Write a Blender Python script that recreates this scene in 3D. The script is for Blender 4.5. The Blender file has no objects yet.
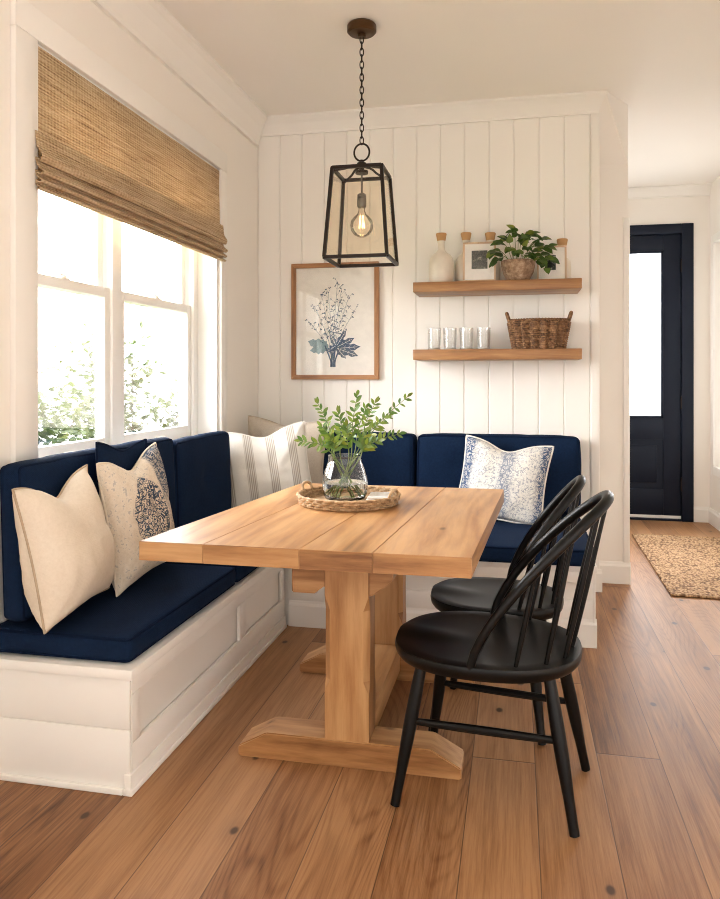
import bpy, bmesh, math, random
from mathutils import Vector, Matrix, Euler, noise as mnoise
R = math.radians
C = bpy.context.scene.collection
random.seed(7)

# ------------------------------------------------------------------ node helpers
class NT:
    def __init__(s, name):
        s.m = bpy.data.materials.new(name); s.m.use_nodes = True
        s.t = s.m.node_tree; s.t.nodes.clear()
        s.out = s.t.nodes.new('ShaderNodeOutputMaterial')
    def n(s, kind, ins=None, **kw):
        nd = s.t.nodes.new('ShaderNode' + kind)
        for k, v in kw.items(): setattr(nd, k, v)
        for k, v in (ins or {}).items(): s.set(nd, k, v)
        return nd
    def set(s, nd, k, v):
        sock = nd.inputs[k]
        if isinstance(v, bpy.types.NodeSocket): s.t.links.new(v, sock)
        elif isinstance(v, bpy.types.Node): s.t.links.new(v.outputs[0], sock)
        elif isinstance(v, (tuple, list)) and len(v) == 3 and sock.type == 'RGBA': sock.default_value = (*v, 1)
        else: sock.default_value = v
    def math(s, op, a, b=0.0, c=None, clamp=False):
        d = {0: a, 1: b}
        if c is not None: d[2] = c
        return s.n('Math', d, operation=op, use_clamp=clamp).outputs[0]
    def obj(s): return s.n('TexCoord').outputs['Object']
    def sep(s, v):
        x = s.n('SeparateXYZ', {0: v}); return x.outputs[0], x.outputs[1], x.outputs[2]
    def comb(s, x, y, z): return s.n('CombineXYZ', {0: x, 1: y, 2: z}).outputs[0]
    def noise(s, v, scale, detail=4, rough=.55, dist=0):
        return s.n('TexNoise', {'Vector': v, 'Scale': scale, 'Detail': detail, 'Roughness': rough, 'Distortion': dist}).outputs[0]
    def ramp(s, f, stops, interp='LINEAR'):
        nd = s.n('ValToRGB', {0: f}); cr = nd.color_ramp; cr.interpolation = interp
        while len(cr.elements) < len(stops): cr.elements.new(.5)
        for e, (p, c) in zip(cr.elements, stops):
            e.position = p; e.color = (*c, 1) if len(c) == 3 else c
        return nd.outputs[0]
    def mix(s, f, a, b, mode='MIX'):
        nd = s.n('MixRGB', {0: f, 1: a, 2: b}, blend_type=mode); return nd.outputs[0]
    def step(s, v, lo, hi):
        nd = s.n('MapRange', {0: v, 1: lo, 2: hi, 3: 0.0, 4: 1.0}); nd.interpolation_type = 'SMOOTHSTEP'; return nd.outputs[0]
    def bump(s, h, strength=.2, dist=.01):
        return s.n('Bump', {'Height': h, 'Strength': strength, 'Distance': dist}).outputs[0]
    def bsdf(s, col, rough=.5, normal=None, **kw):
        p = s.n('BsdfPrincipled', {'Base Color': col, 'Roughness': rough})
        if normal is not None: s.set(p, 'Normal', normal)
        for k, v in kw.items(): s.set(p, k.replace('_', ' '), v)
        s.t.links.new(p.outputs[0], s.out.inputs[0]); return s.m
    def surf(s, sh): s.t.links.new(sh, s.out.inputs[0]); return s.m

def paint(name, col, rough=.55, bump=.03, sc=60):
    t = NT(name); o = t.obj()
    nz = t.noise(o, sc, 3)
    v = t.noise(o, 1.3, 2)
    c = t.mix(v, tuple(x * .97 for x in col), tuple(min(1, x * 1.03) for x in col))
    return t.bsdf(c, rough, t.bump(nz, bump, .003), Specular_IOR_Level=.2 if sum(col) < .2 else .5)

def wood(name, dark, mid, light, axis='Y', rough=.42, scale=1.0, ring=.55, knots=True, bump=.12):
    t = NT(name); o = t.obj()
    isl = t.n('NewGeometry').outputs['Random Per Island']
    x, y, z = t.sep(o)
    k = .1
    xs = {'X': (k, 1, 1), 'Y': (1, k, 1), 'Z': (1, 1, k)}[axis]
    off = t.math('MULTIPLY', isl, 17.3)
    p = t.comb(t.math('MULTIPLY_ADD', x, xs[0] * scale, off), t.math('MULTIPLY_ADD', y, xs[1] * scale, off), t.math('MULTIPLY_ADD', z, xs[2] * scale, off))
    low = t.noise(p, 3.2, 2, .45, .4)
    rings = t.math('SINE', t.math('MULTIPLY', low, 75.0))
    rings = t.math('MULTIPLY_ADD', rings, .5, .5)
    fine = t.noise(p, 46, 6, .65)
    med = t.noise(p, 11, 4, .55, .6)
    f = t.math('ADD', t.math('MULTIPLY', med, .62), t.math('MULTIPLY', fine, .38))
    f = t.math('ADD', f, t.math('MULTIPLY', t.math('SUBTRACT', rings, .5), .15 * ring))
    f = t.math('ADD', f, t.math('MULTIPLY', t.math('SUBTRACT', isl, .5), .16))
    c = t.ramp(f, [(.30, dark), (.47, mid), (.66, light)])
    if knots:
        kp = t.comb(*[t.math('MULTIPLY', a, b) for a, b in zip((x, y, z), {'X': (.5, 1, 1), 'Y': (1, .5, 1), 'Z': (1, 1, .5)}[axis])])
        vo = t.n('TexVoronoi', {'Vector': kp, 'Scale': 4.2}).outputs['Distance']
        kn = t.step(t.math('ADD', vo, t.math('MULTIPLY', med, .06)), .10, .035)
        c = t.mix(t.math('MULTIPLY', kn, .7), c, tuple(a * .35 for a in dark))
    return t.bsdf(c, t.math('MULTIPLY_ADD', fine, .2, rough - .1), t.bump(f, bump, .004))

def fabric(name, a, b, weave=420, rough=.9, bump=.25, sheen=.0, spec=.25):
    t = NT(name); o = t.obj()
    x, y, z = t.sep(o)
    w = t.math('MULTIPLY', t.math('SINE', t.math('MULTIPLY', t.math('ADD', x, y), weave * 2)), t.math('SINE', t.math('MULTIPLY', z, weave * 2)))
    nz = t.noise(o, 90, 5, .7); lo = t.noise(o, 5, 3)
    f = t.math('ADD', t.math('MULTIPLY', nz, .6), t.math('MULTIPLY', lo, .4))
    c = t.ramp(f, [(.3, a), (.7, b)])
    h = t.math('ADD', t.math('MULTIPLY', w, .3), nz)
    return t.bsdf(c, rough, t.bump(h, bump, .003), Specular_IOR_Level=spec)

def plain(name, col, rough=.5, metal=0.0, **kw):
    t = NT(name); o = t.obj()
    v = t.noise(o, 25, 3)
    c = t.mix(v, tuple(x * .9 for x in col), tuple(min(1, x * 1.08) for x in col))
    return t.bsdf(c, rough, Metallic=metal, **kw)

def thin_glass(name, tint=(1, 1, 1), base=.04, extra=.5, haze=0.0, hazecol=(.9, .9, .88)):
    t = NT(name)
    lw = t.n('LayerWeight', {'Blend': .25}).outputs['Fresnel']
    f = t.math('MULTIPLY_ADD', lw, extra, base, clamp=True)
    tr = t.n('BsdfTransparent', {0: tint}).outputs[0]
    if haze:
        d = t.n('AddShader', {0: t.n('BsdfTranslucent', {0: tuple(c * .5 for c in hazecol)}).outputs[0], 1: t.n('BsdfDiffuse', {0: tuple(c * .5 for c in hazecol)}).outputs[0]}).outputs[0]
        tr = t.n('MixShader', {0: haze, 1: tr, 2: d}).outputs[0]
    g = t.n('BsdfGlossy', {0: (1, 1, 1), 'Roughness': .02}).outputs[0]
    return t.surf(t.n('MixShader', {0: f, 1: tr, 2: g}).outputs[0])

def leafmat(name, cols, rough=.45, trans=.3):
    t = NT(name)
    isl = t.n('NewGeometry').outputs['Random Per Island']
    c = t.ramp(isl, [(i / max(1, len(cols) - 1), k) for i, k in enumerate(cols)])
    nz = t.noise(t.obj(), 60, 3)
    c = t.mix(nz, t.mix(.25, c, (.02, .04, .01)), c)
    p = t.n('BsdfPrincipled', {'Base Color': c, 'Roughness': rough}).outputs[0]
    tl = t.n('BsdfTranslucent', {0: c}).outputs[0]
    return t.surf(t.n('MixShader', {0: trans, 1: p, 2: tl}).outputs[0])

# ------------------------------------------------------------------ mesh helpers
def crs(pts, n):
    """Catmull-Rom resample to n points"""
    P = [Vector(p) for p in pts]
    if len(P) == 2: return [P[0].lerp(P[1], i / (n - 1)) for i in range(n)]
    out = []; m = len(P) - 1
    for i in range(n):
        u = i / (n - 1) * m; k = min(int(u), m - 1); f = u - k
        p0 = P[k - 1] if k else P[0] * 2 - P[1]; p1 = P[k]; p2 = P[k + 1]
        p3 = P[k + 2] if k + 2 <= m else P[m] * 2 - P[m - 1]
        out.append(.5 * ((2 * p1) + (p2 - p0) * f + (2 * p0 - 5 * p1 + 4 * p2 - p3) * f * f + (3 * p1 - p0 - 3 * p2 + p3) * f ** 3))
    return out

class MB:
    def __init__(s): s.bm = bmesh.new()
    def box(s, x0, x1, y0, y1, z0, z1, bevel=0.0, seg=2, mat=None):
        v = [s.bm.verts.new((x, y, z)) for x in (x0, x1) for y in (y0, y1) for z in (z0, z1)]
        fs = [s.bm.faces.new([v[i] for i in q]) for q in ((0, 1, 3, 2), (4, 6, 7, 5), (0, 4, 5, 1), (2, 3, 7, 6), (0, 2, 6, 4), (1, 5, 7, 3))]
        if bevel:
            es = list({e for f in fs for e in f.edges})
            bmesh.ops.bevel(s.bm, geom=es, offset=bevel, segments=seg, affect='EDGES', profile=.5)
        return s
    def bar(s, a, b, w, h, up=(0, 0, 1), bevel=0.0):
        """square bar between two points"""
        a = Vector(a); b = Vector(b); d = (b - a).normalized(); up = Vector(up)
        if abs(d.dot(up)) > .98: up = Vector((0, 1, 0))
        sx = d.cross(up).normalized(); uz = sx.cross(d).normalized()
        v = []
        for p in (a, b):
            for i, j in ((-1, -1), (1, -1), (1, 1), (-1, 1)): v.append(s.bm.verts.new(p + sx * i * w / 2 + uz * j * h / 2))
        fs = [s.bm.faces.new([v[i] for i in q]) for q in ((3, 2, 1, 0), (4, 5, 6, 7), (0, 1, 5, 4), (1, 2, 6, 5), (2, 3, 7, 6), (3, 0, 4, 7))]
        if bevel:
            es = list({e for f in fs for e in f.edges})
            bmesh.ops.bevel(s.bm, geom=es, offset=bevel, segments=2, affect='EDGES')
        return s
    def tube(s, pts, r, seg=8, closed=False, caps=True, flat=1.0):
        P = [Vector(p) for p in pts]; n = len(P)
        rr = [r(i / (n - 1)) for i in range(n)] if callable(r) else [r] * n
        T = []
        for i in range(n):
            a = P[i - 1] if (i or closed) else P[0]; b = P[(i + 1) % n] if (i < n - 1 or closed) else P[-1]
            T.append((b - a).normalized())
        t0 = T[0]; up = Vector((0, 0, 1)) if abs(t0.z) < .9 else Vector((1, 0, 0))
        nrm = (up - t0 * up.dot(t0)).normalized()
        rings = []
        for i in range(n):
            t = T[i]; nrm = (nrm - t * nrm.dot(t)).normalized(); bn = t.cross(nrm)
            rings.append([s.bm.verts.new(P[i] + (nrm * math.cos(2 * math.pi * k / seg) + bn * flat * math.sin(2 * math.pi * k / seg)) * rr[i]) for k in range(seg)])
        m = n if closed else n - 1
        for i in range(m):
            A = rings[i]; B = rings[(i + 1) % n]
            for k in range(seg):
                s.bm.faces.new((A[k], A[(k + 1) % seg], B[(k + 1) % seg], B[k]))
        if caps and not closed:
            s.bm.faces.new(rings[0][::-1]); s.bm.faces.new(rings[-1])
        return s
    def lathe(s, prof, c=(0, 0, 0), seg=32, sx=1, sy=1, closed=False):
        rings = []
        for r, z in prof:
            if r < 1e-6: rings.append([s.bm.verts.new((c[0], c[1], c[2] + z))])
            else: rings.append([s.bm.verts.new((c[0] + sx * r * math.cos(2 * math.pi * k / seg), c[1] + sy * r * math.sin(2 * math.pi * k / seg), c[2] + z)) for k in range(seg)])
        pairs = list(zip(rings, rings[1:]))
        if closed: pairs.append((rings[-1], rings[0]))
        for A, B in pairs:
            for k in range(seg):
                k2 = (k + 1) % seg
                if len(A) == 1 and len(B) == 1: continue
                if len(A) == 1: s.bm.faces.new((A[0], B[k2], B[k]))
                elif len(B) == 1: s.bm.faces.new((A[k], A[k2], B[0]))
                else: s.bm.faces.new((A[k], A[k2], B[k2], B[k]))
        return s
    def prism(s, poly, axis, a, b, bevel=0.0):
        """poly in the two other axes (in xyz order), extruded along axis a..b; a and b may be per-vertex lists"""
        n = len(poly)
        A = a if isinstance(a, list) else [a] * n; B = b if isinstance(b, list) else [b] * n
        def mk(p, t):
            q = list(p); q.insert('XYZ'.index(axis), t); return s.bm.verts.new(q)
        va = [mk(p, t) for p, t in zip(poly, A)]; vb = [mk(p, t) for p, t in zip(poly, B)]
        fs = [s.bm.faces.new(va[::-1]), s.bm.faces.new(vb)]
        for i in range(n):
            j = (i + 1) % n; fs.append(s.bm.faces.new((va[i], va[j], vb[j], vb[i])))
        if bevel:
            es = list({e for f in fs for e in f.edges})
            bmesh.ops.bevel(s.bm, geom=es, offset=bevel, segments=2, affect='EDGES')
        return s
    def rbox(s, size, c, r, n=(18, 14, 6), puff=(0, 0, 0), wr=.0, seed=0):
        """soft rounded box centred on c"""
        h = Vector(size) / 2
        def coords(k, hh):
            inner = [(-hh + r) + (2 * hh - 2 * r) * i / k for i in range(k + 1)]
            e = [r * (1 - math.cos(math.pi / 2 * i / 4)) for i in range(4)]
            return [-hh + a for a in e] + inner + [hh - a for a in e[::-1]]
        cs = [coords(n[i], h[i]) for i in range(3)]
        cache = {}
        def vert(p):
            key = tuple(round(a, 6) for a in p)
            if key in cache: return cache[key]
            P = Vector(p); q = Vector([max(-(h[i] - r), min(h[i] - r, P[i])) for i in range(3)])
            d = P - q
            if d.length > 1e-9:
                m = max(abs(a) for a in d)
                P = q + d.normalized() * min(r, m) if m > 0 else P
            u = [max(-1, min(1, P[i] / h[i])) for i in range(3)]
            o = Vector((0, 0, 0))
            for i in range(3):
                j, k = (i + 1) % 3, (i + 2) % 3
                o[i] = u[i] * puff[i] * (1 - u[j] ** 4) * (1 - u[k] ** 4)
            if wr:
                nz = mnoise.noise(Vector((P.x * 5 + seed, P.y * 5, P.z * 5)) ) + .5 * mnoise.noise(Vector((P.x * 13 + seed, P.y * 13, P.z * 9)))
                dd = Vector(u); 
                o += dd.normalized() * nz * wr if dd.length else Vector()
            v = s.bm.verts.new(P + o + Vector(c)); cache[key] = v; return v
        for ax in range(3):
            j, k = (ax + 1) % 3, (ax + 2) % 3
            for sg in (-1, 1):
                for a in range(len(cs[j]) - 1):
                    for b in range(len(cs[k]) - 1):
                        q = []
                        for da, db in ((0, 0), (1, 0), (1, 1), (0, 1)):
                            p = [0, 0, 0]; p[ax] = sg * h[ax]; p[j] = cs[j][a + da]; p[k] = cs[k][b + db]; q.append(vert(p))
                        if sg < 0: q.reverse()
                        if len(set(q)) == 4:
                            try: s.bm.faces.new(q)
                            except ValueError: pass
        return s
    def leaf(s, base, d, up, L, W, curl=.15, prof=None, fold=.12):
        """one leaf blade, its own island"""
        base = Vector(base); d = Vector(d).normalized(); up = Vector(up)
        side = d.cross(up)
        if side.length < 1e-4: side = d.cross(Vector((1, 0, 0)))
        side.normalize(); nz = side.cross(d).normalized()
        prof = prof or [(0, .06), (.2, .62), (.45, 1), (.7, .8), (.88, .4), (1, 0)]
        rows = []
        for t, w in prof:
            ctr = base + d * L * t - nz * curl * L * t * t
            hw = W / 2 * w
            if w == 0: rows.append([s.bm.verts.new(ctr)])
            else: rows.append([s.bm.verts.new(ctr - side * hw + nz * hw * fold * 2), s.bm.verts.new(ctr), s.bm.verts.new(ctr + side * hw + nz * hw * fold * 2)])
        for A, B in zip(rows, rows[1:]):
            if len(B) == 1:
                s.bm.faces.new((A[0], A[1], B[0])); s.bm.faces.new((A[1], A[2], B[0]))
            else:
                s.bm.faces.new((A[0], A[1], B[1], B[0])); s.bm.faces.new((A[1], A[2], B[2], B[1]))
        return s
    def xf(s, M): bmesh.ops.transform(s.bm, matrix=M, verts=s.bm.verts); return s
    def build(s, name, mat, parent=None, smooth=True, angle=35):
        bmesh.ops.recalc_face_normals(s.bm, faces=s.bm.faces)
        me = bpy.data.meshes.new(name); s.bm.to_mesh(me); s.bm.free()
        if smooth:
            me.polygons.foreach_set('use_smooth', [True] * len(me.polygons)); me.set_sharp_from_angle(angle=R(angle))
        me.materials.append(mat)
        o = bpy.data.objects.new(name, me); C.objects.link(o)
        if parent: o.parent = parent
        return o

def tag(o, label, cat, group=None):
    o['label'] = label; o['category'] = cat
    if group: o['group'] = group
    return o
def thing(name, label, cat, loc=(0, 0, 0), rot=(0, 0, 0), group=None):
    o = bpy.data.objects.new(name, None); C.objects.link(o); o.empty_display_size = .1
    o.location = loc; o.rotation_euler = rot
    return tag(o, label, cat, group)
def struct(o): o['kind'] = 'structure'; return o
def sroot(name, loc=(0, 0, 0)):
    o = bpy.data.objects.new(name, None); C.objects.link(o); o.location = loc; return struct(o)

# ------------------------------------------------------------------ materials
M = {}
M['wall'] = paint('cream_wall_paint', (.85, .81, .755))
M['plank'] = paint('warm_white_board_paint', (.87, .84, .79), .5)
M['ceil'] = paint('ceiling_paint', (.87, .835, .785), .7)
M['trim'] = paint('white_trim_paint', (.85, .825, .78), .4, .01)
M['win'] = paint('window_white_paint', (.83, .82, .80), .35, .01)
M['navy'] = fabric('navy_linen', (.0040, .0104, .029), (.0080, .021, .055), spec=.08)
M['navypipe'] = fabric('navy_piping', (.003, .007, .020), (.005, .012, .034), spec=.05)
M['oak'] = wood('oak_table', (.17, .066, .019), (.385, .185, .067), (.56, .32, .142), 'Y', .38)
M['oakx'] = wood('oak_foot', (.17, .066, .019), (.385, .185, .067), (.56, .32, .142), 'X', .45)
M['oakz'] = wood('oak_post', (.17, .066, .019), (.385, .185, .067), (.56, .32, .142), 'Z', .45)
M['shelf'] = wood('walnut_shelf', (.12, .048, .014), (.29, .130, .043), (.45, .235, .085), 'X', .42)
M['frame'] = wood('frame_wood', (.20, .085, .03), (.36, .165, .06), (.46, .23, .09), 'Z', .45, 2, .2, False)
M['framex'] = wood('frame_wood_across', (.20, .085, .03), (.36, .165, .06), (.46, .23, .09), 'X', .45, 2, .2, False)
M['palewood'] = wood('pale_frame_wood', (.48, .32, .20), (.62, .44, .29), (.72, .55, .39), 'Z', .5, 2, .2, False)
M['black'] = plain('black_painted_wood', (.0034, .0030, .0028), .36, Specular_IOR_Level=.22)
M['bronze'] = plain('dark_bronze', (.022, .014, .010), .42, .6)
M['bronze2'] = plain('antique_bronze', (.09, .045, .018), .4, .8)
M['steel'] = plain('grey_metal', (.17, .16, .15), .4, .8)
M['door'] = paint('navy_door_paint', (.0065, .0105, .022), .5, .01)
M['ceramic'] = plain('cream_stoneware', (.70, .63, .53), .3)
M['cork'] = plain('cork', (.50, .28, .12), .8)
M['terra'] = NT('weathered_clay')
_t = M['terra']; _o = _t.obj(); _n = _t.noise(_o, 38, 6, .7)
M['terra'] = _t.bsdf(_t.ramp(_n, [(.35, (.16, .09, .05)), (.55, (.34, .22, .14)), (.7, (.50, .38, .28))]), .85, _t.bump(_n, .6, .006))
M['soil'] = plain('soil', (.02, .013, .008), .95)
M['wicker'] = None
def wicker(name, a, b, c):
    t = NT(name); o = t.obj(); n1 = t.noise(o, 55, 4, .6)
    isl = t.n('NewGeometry').outputs['Random Per Island']
    f = t.math('ADD', t.math('MULTIPLY', n1, .8), t.math('MULTIPLY', isl, .2))
    return t.bsdf(t.ramp(f, [(.3, a), (.5, b), (.72, c)]), .7, t.bump(n1, .4, .003))
M['wicker'] = wicker('brown_wicker', (.05, .02, .008), (.19, .09, .036), (.42, .24, .115))
M['tray'] = wicker('seagrass_tray', (.20, .11, .05), (.42, .27, .14), (.60, .43, .27))
M['paper'] = plain('cream_paper', (.90, .86, .79), .8)
M['white'] = plain('white_linen', (.88, .87, .85), .85)
M['beige'] = fabric('beige_linen', (.66, .565, .45), (.76, .67, .56), 300, .9, .2)
M['greige'] = fabric('greige_linen', (.43, .37, .30), (.55, .48, .40), 300, .9, .2)
M['tanpipe'] = fabric('tan_piping', (.40, .30, .20), (.50, .39, .28))
M['whitepipe'] = fabric('white_piping', (.72, .68, .61), (.80, .77, .71))
M['ink'] = plain('blue_grey_ink', (.055, .10, .155), .8)
M['ink2'] = plain('deep_blue_ink', (.020, .065, .14), .8)
M['ink3'] = plain('soft_green_blue_ink', (.20, .30, .32), .8)
M['glass'] = thin_glass('clear_pane', (1, 1, 1), .03, .45)
M['glassart'] = thin_glass('picture_glass', (1, 1, 1), .03, .3)
M['glassamber'] = thin_glass('lantern_glass', (.965, .94, .895), .02, .3)
M['glasstumbler'] = thin_glass('tumbler_glass', (.97, .97, .96), .05, .5, .20, (.95, .94, .92))
M['tumblerbase'] = plain('thick_glass_base', (.45, .43, .40), .2)
M['glassbulb'] = thin_glass('bulb_glass', (1, .97, .92), .05, .9)
M['doorglass'] = thin_glass('door_pane', (1, 1, 1), .03, .3, .3, (.9, .9, .9))
t = NT('vase_glass'); M['vase'] = t.bsdf((.97, .98, .97), .01, None, Transmission_Weight=1.0, IOR=1.45)
t = NT('water'); M['water'] = t.bsdf((.97, .98, .95), .0, None, Transmission_Weight=1.0, IOR=1.33)
t = NT('filament_glow'); M['glow'] = t.surf(t.n('Emission', {0: (1, .68, .32), 1: 4.0}).outputs[0])
M['leafvase'] = leafmat('sprig_leaf', [(.50, .46, .03), (.22, .32, .035), (.13, .23, .03), (.08, .17, .03), (.26, .35, .07), (.36, .38, .04), (.07, .15, .02)], .4, .35)
M['leafpot'] = leafmat('pot_leaf', [(.03, .07, .012), (.06, .13, .02), (.11, .19, .03), (.28, .33, .05)], .4, .25)
M['leafout'] = leafmat('garden_leaf', [(.06, .09, .022), (.10, .135, .035), (.08, .11, .035), (.15, .17, .055)], .6, .3)
M['bark'] = plain('bark', (.10, .07, .045), .9)
M['stem'] = plain('green_stem', (.13, .19, .04), .6)
M['lawn'] = paint('lawn', (.16, .20, .08), .9, .3, 20)

def floor_mat():
    t = NT('oak_floor_boards'); o = t.obj(); x, y, z = t.sep(o)
    p = t.math('DIVIDE', t.math('SUBTRACT', x, .06), .2)
    idx = t.math('FLOOR', p); fr = t.math('FRACT', p)
    r1 = t.n('TexWhiteNoise', {'W': idx}, noise_dimensions='1D').outputs['Value']
    yy = t.math('DIVIDE', t.math('MULTIPLY_ADD', r1, 7.0, y), 3.6)
    sg = t.math('FLOOR', yy); fy = t.math('FRACT', yy)
    r2 = t.n('TexWhiteNoise', {'Vector': t.comb(idx, sg, 3.0)}, noise_dimensions='3D').outputs['Value']
    off = t.math('MULTIPLY', r2, 31.0)
    gp = t.comb(t.math('ADD', x, off), t.math('MULTIPLY_ADD', y, .11, off), off)
    low = t.noise(gp, 4.2, 2, .4, .3)
    rings = t.math('MULTIPLY_ADD', t.math('SINE', t.math('MULTIPLY', low, 210.0)), .5, .5)
    rings = t.math('POWER', rings, 3.0)
    cath = t.step(t.noise(gp, 1.7, 1), .42, .62)
    gf = t.comb(t.math('ADD', x, off), t.math('MULTIPLY_ADD', y, .03, off), off)
    fine = t.noise(gf, 120, 4, .75)
    mid_ = t.noise(gf, 34, 3, .6)
    med = t.noise(gp, 8, 3, .55, .5)
    f = t.math('ADD', t.math('MULTIPLY', med, .42), t.math('ADD', t.math('MULTIPLY', fine, .46), t.math('MULTIPLY', mid_, .24)))
    f = t.math('ADD', f, t.math('MULTIPLY', t.math('MULTIPLY', rings, cath), -.085))
    f = t.math('ADD', f, t.math('MULTIPLY', t.math('SUBTRACT', r2, .5), .17))
    c = t.ramp(f, [(.30, (.070, .025, .0085)), (.46, (.235, .103, .039)), (.66, (.41, .215, .098))])
    kx = t.comb(t.math('ADD', x, off), t.math('MULTIPLY_ADD', y, .62, off), 0.0)
    vo = t.n('TexVoronoi', {'Vector': kx, 'Scale': 2.9}, voronoi_dimensions='2D').outputs
    kd = t.math('ADD', vo['Distance'], t.math('MULTIPLY', med, .03))
    has = t.math('GREATER_THAN', t.n('SeparateColor', {0: vo['Color']}).outputs[0], .2)
    kn = t.math('MULTIPLY', t.step(kd, .060, .034), has)
    halo = t.math('MULTIPLY', t.step(kd, .17, .045), has)
    c = t.mix(t.math('MULTIPLY', halo, .3), c, (.19, .085, .035))
    c = t.mix(t.math('MULTIPLY', kn, .85), c, (.035, .018, .010))
    ed = t.math('MINIMUM', fr, t.math('SUBTRACT', 1.0, fr))
    gx = t.step(ed, .011, .004)
    ey = t.math('MINIMUM', fy, t.math('SUBTRACT', 1.0, fy))
    gy = t.step(ey, .0011, .0004)
    g = t.math('MAXIMUM', gx, gy)
    c = t.mix(t.math('MULTIPLY', g, .7), c, (.06, .028, .014))
    h = t.math('SUBTRACT', t.math('MULTIPLY', f, .25), g)
    return t.bsdf(c, t.math('MULTIPLY_ADD', fine, .2, .36), t.bump(h, .25, .004), Specular_IOR_Level=.35)
M['floor'] = floor_mat()

def rug_mat():
    t = NT('jute_weave'); o = t.obj(); x, y, z = t.sep(o)
    n1 = t.noise(o, 14, 3); 
    v = t.n('TexVoronoi', {'Vector': t.comb(t.math('MULTIPLY', x, 1.6), y, 0.0), 'Scale': 46.0}).outputs['Distance']
    f = t.math('ADD', t.math('MULTIPLY', v, .6), t.math('MULTIPLY', n1, .25))
    c = t.ramp(f, [(.22, (.60, .41, .235)), (.42, (.43, .26, .135)), (.60, (.16, .08, .035))])
    return t.bsdf(c, .9, t.bump(t.math('SUBTRACT', 1.0, v), .8, .01))
M['rug'] = rug_mat()

def shade_mat():
    t = NT('woven_bamboo_shade'); o = t.obj(); x, y, z = t.sep(o)
    slat = t.math('SINE', t.math('MULTIPLY', z, 620.0))
    warp = t.math('SINE', t.math('MULTIPLY', y, 330.0))
    st = t.noise(t.comb(0.0, t.math('MULTIPLY', y, .35), t.math('MULTIPLY', z, 9.0)), 12, 5, .7)
    sp = t.noise(t.comb(0.0, t.math('MULTIPLY', y, 3.0), t.math('MULTIPLY', z, 9.0)), 20, 3, .6)
    f = t.math('ADD', t.math('MULTIPLY', st, .75), t.math('MULTIPLY', sp, .35))
    f = t.math('ADD', f, t.math('MULTIPLY', slat, .05)); f = t.math('ADD', f, t.math('MULTIPLY', warp, .035))
    c = t.ramp(f, [(.36, (.20, .11, .05)), (.50, (.52, .36, .205)), (.70, (.76, .60, .40))])
    h = t.math('ADD', slat, t.math('MULTIPLY', st, 2.0))
    p = t.n('BsdfPrincipled', {'Base Color': c, 'Roughness': .7, 'Normal': t.bump(h, .4, .003)}).outputs[0]
    tl = t.n('BsdfTranslucent', {0: c}).outputs[0]
    return t.surf(t.n('MixShader', {0: .25, 1: p, 2: tl}).outputs[0])
M['shade'] = shade_mat()

def paisley_mat():
    t = NT('blue_medallion_print'); o = t.obj(); x, y, z = t.sep(o)
    nz = t.noise(o, 70, 4, .7); lo = t.noise(o, 9, 3)
    base = t.ramp(t.math('ADD', t.math('MULTIPLY', nz, .6), t.math('MULTIPLY', lo, .4)), [(.35, (.58, .49, .38)), (.62, (.74, .66, .55))])
    def ell(cx, cz, rx, rz, lo_, hi_):
        a = t.math('DIVIDE', t.math('SUBTRACT', x, cx), rx); b = t.math('DIVIDE', t.math('SUBTRACT', z, cz), rz)
        return t.step(t.math('ADD', t.math('MULTIPLY', a, a), t.math('MULTIPLY', b, b)), hi_, lo_)
    med = ell(-.02, .25, .105, .13, .9, 1.05)
    cor = t.math('MULTIPLY', t.step(x, .075, .09), t.step(z, .2, .32))
    side = t.math('MULTIPLY', t.step(t.math('ABSOLUTE', t.math('SUBTRACT', x, .15)), .07, .05), .45)
    wp = t.noise(o, 16, 2, .5, 1.5)
    scroll = t.math('SINE', t.math('MULTIPLY_ADD', wp, 60.0, t.math('MULTIPLY', z, 60.0)))
    vor = t.n('TexVoronoi', {'Vector': o, 'Scale': 42.0}, feature='DISTANCE_TO_EDGE').outputs['Distance']
    pat = t.math('MAXIMUM', t.step(scroll, .25, .5), t.step(vor, .065, .03))
    speck = t.math('MULTIPLY', t.step(nz, .56, .62), .38)
    m = t.math('MAXIMUM', t.math('MULTIPLY', med, pat), t.math('MULTIPLY', cor, t.math('MULTIPLY_ADD', pat, .5, .5)))
    m = t.math('MAXIMUM', m, t.math('MULTIPLY', side, pat)); m = t.math('MAXIMUM', m, speck)
    c = t.mix(m, base, t.ramp(lo, [(.3, (.015, .032, .062)), (.7, (.055, .09, .145))]))
    return t.bsdf(c, .9, t.bump(nz, .3, .003))
M['paisley'] = paisley_mat()

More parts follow.
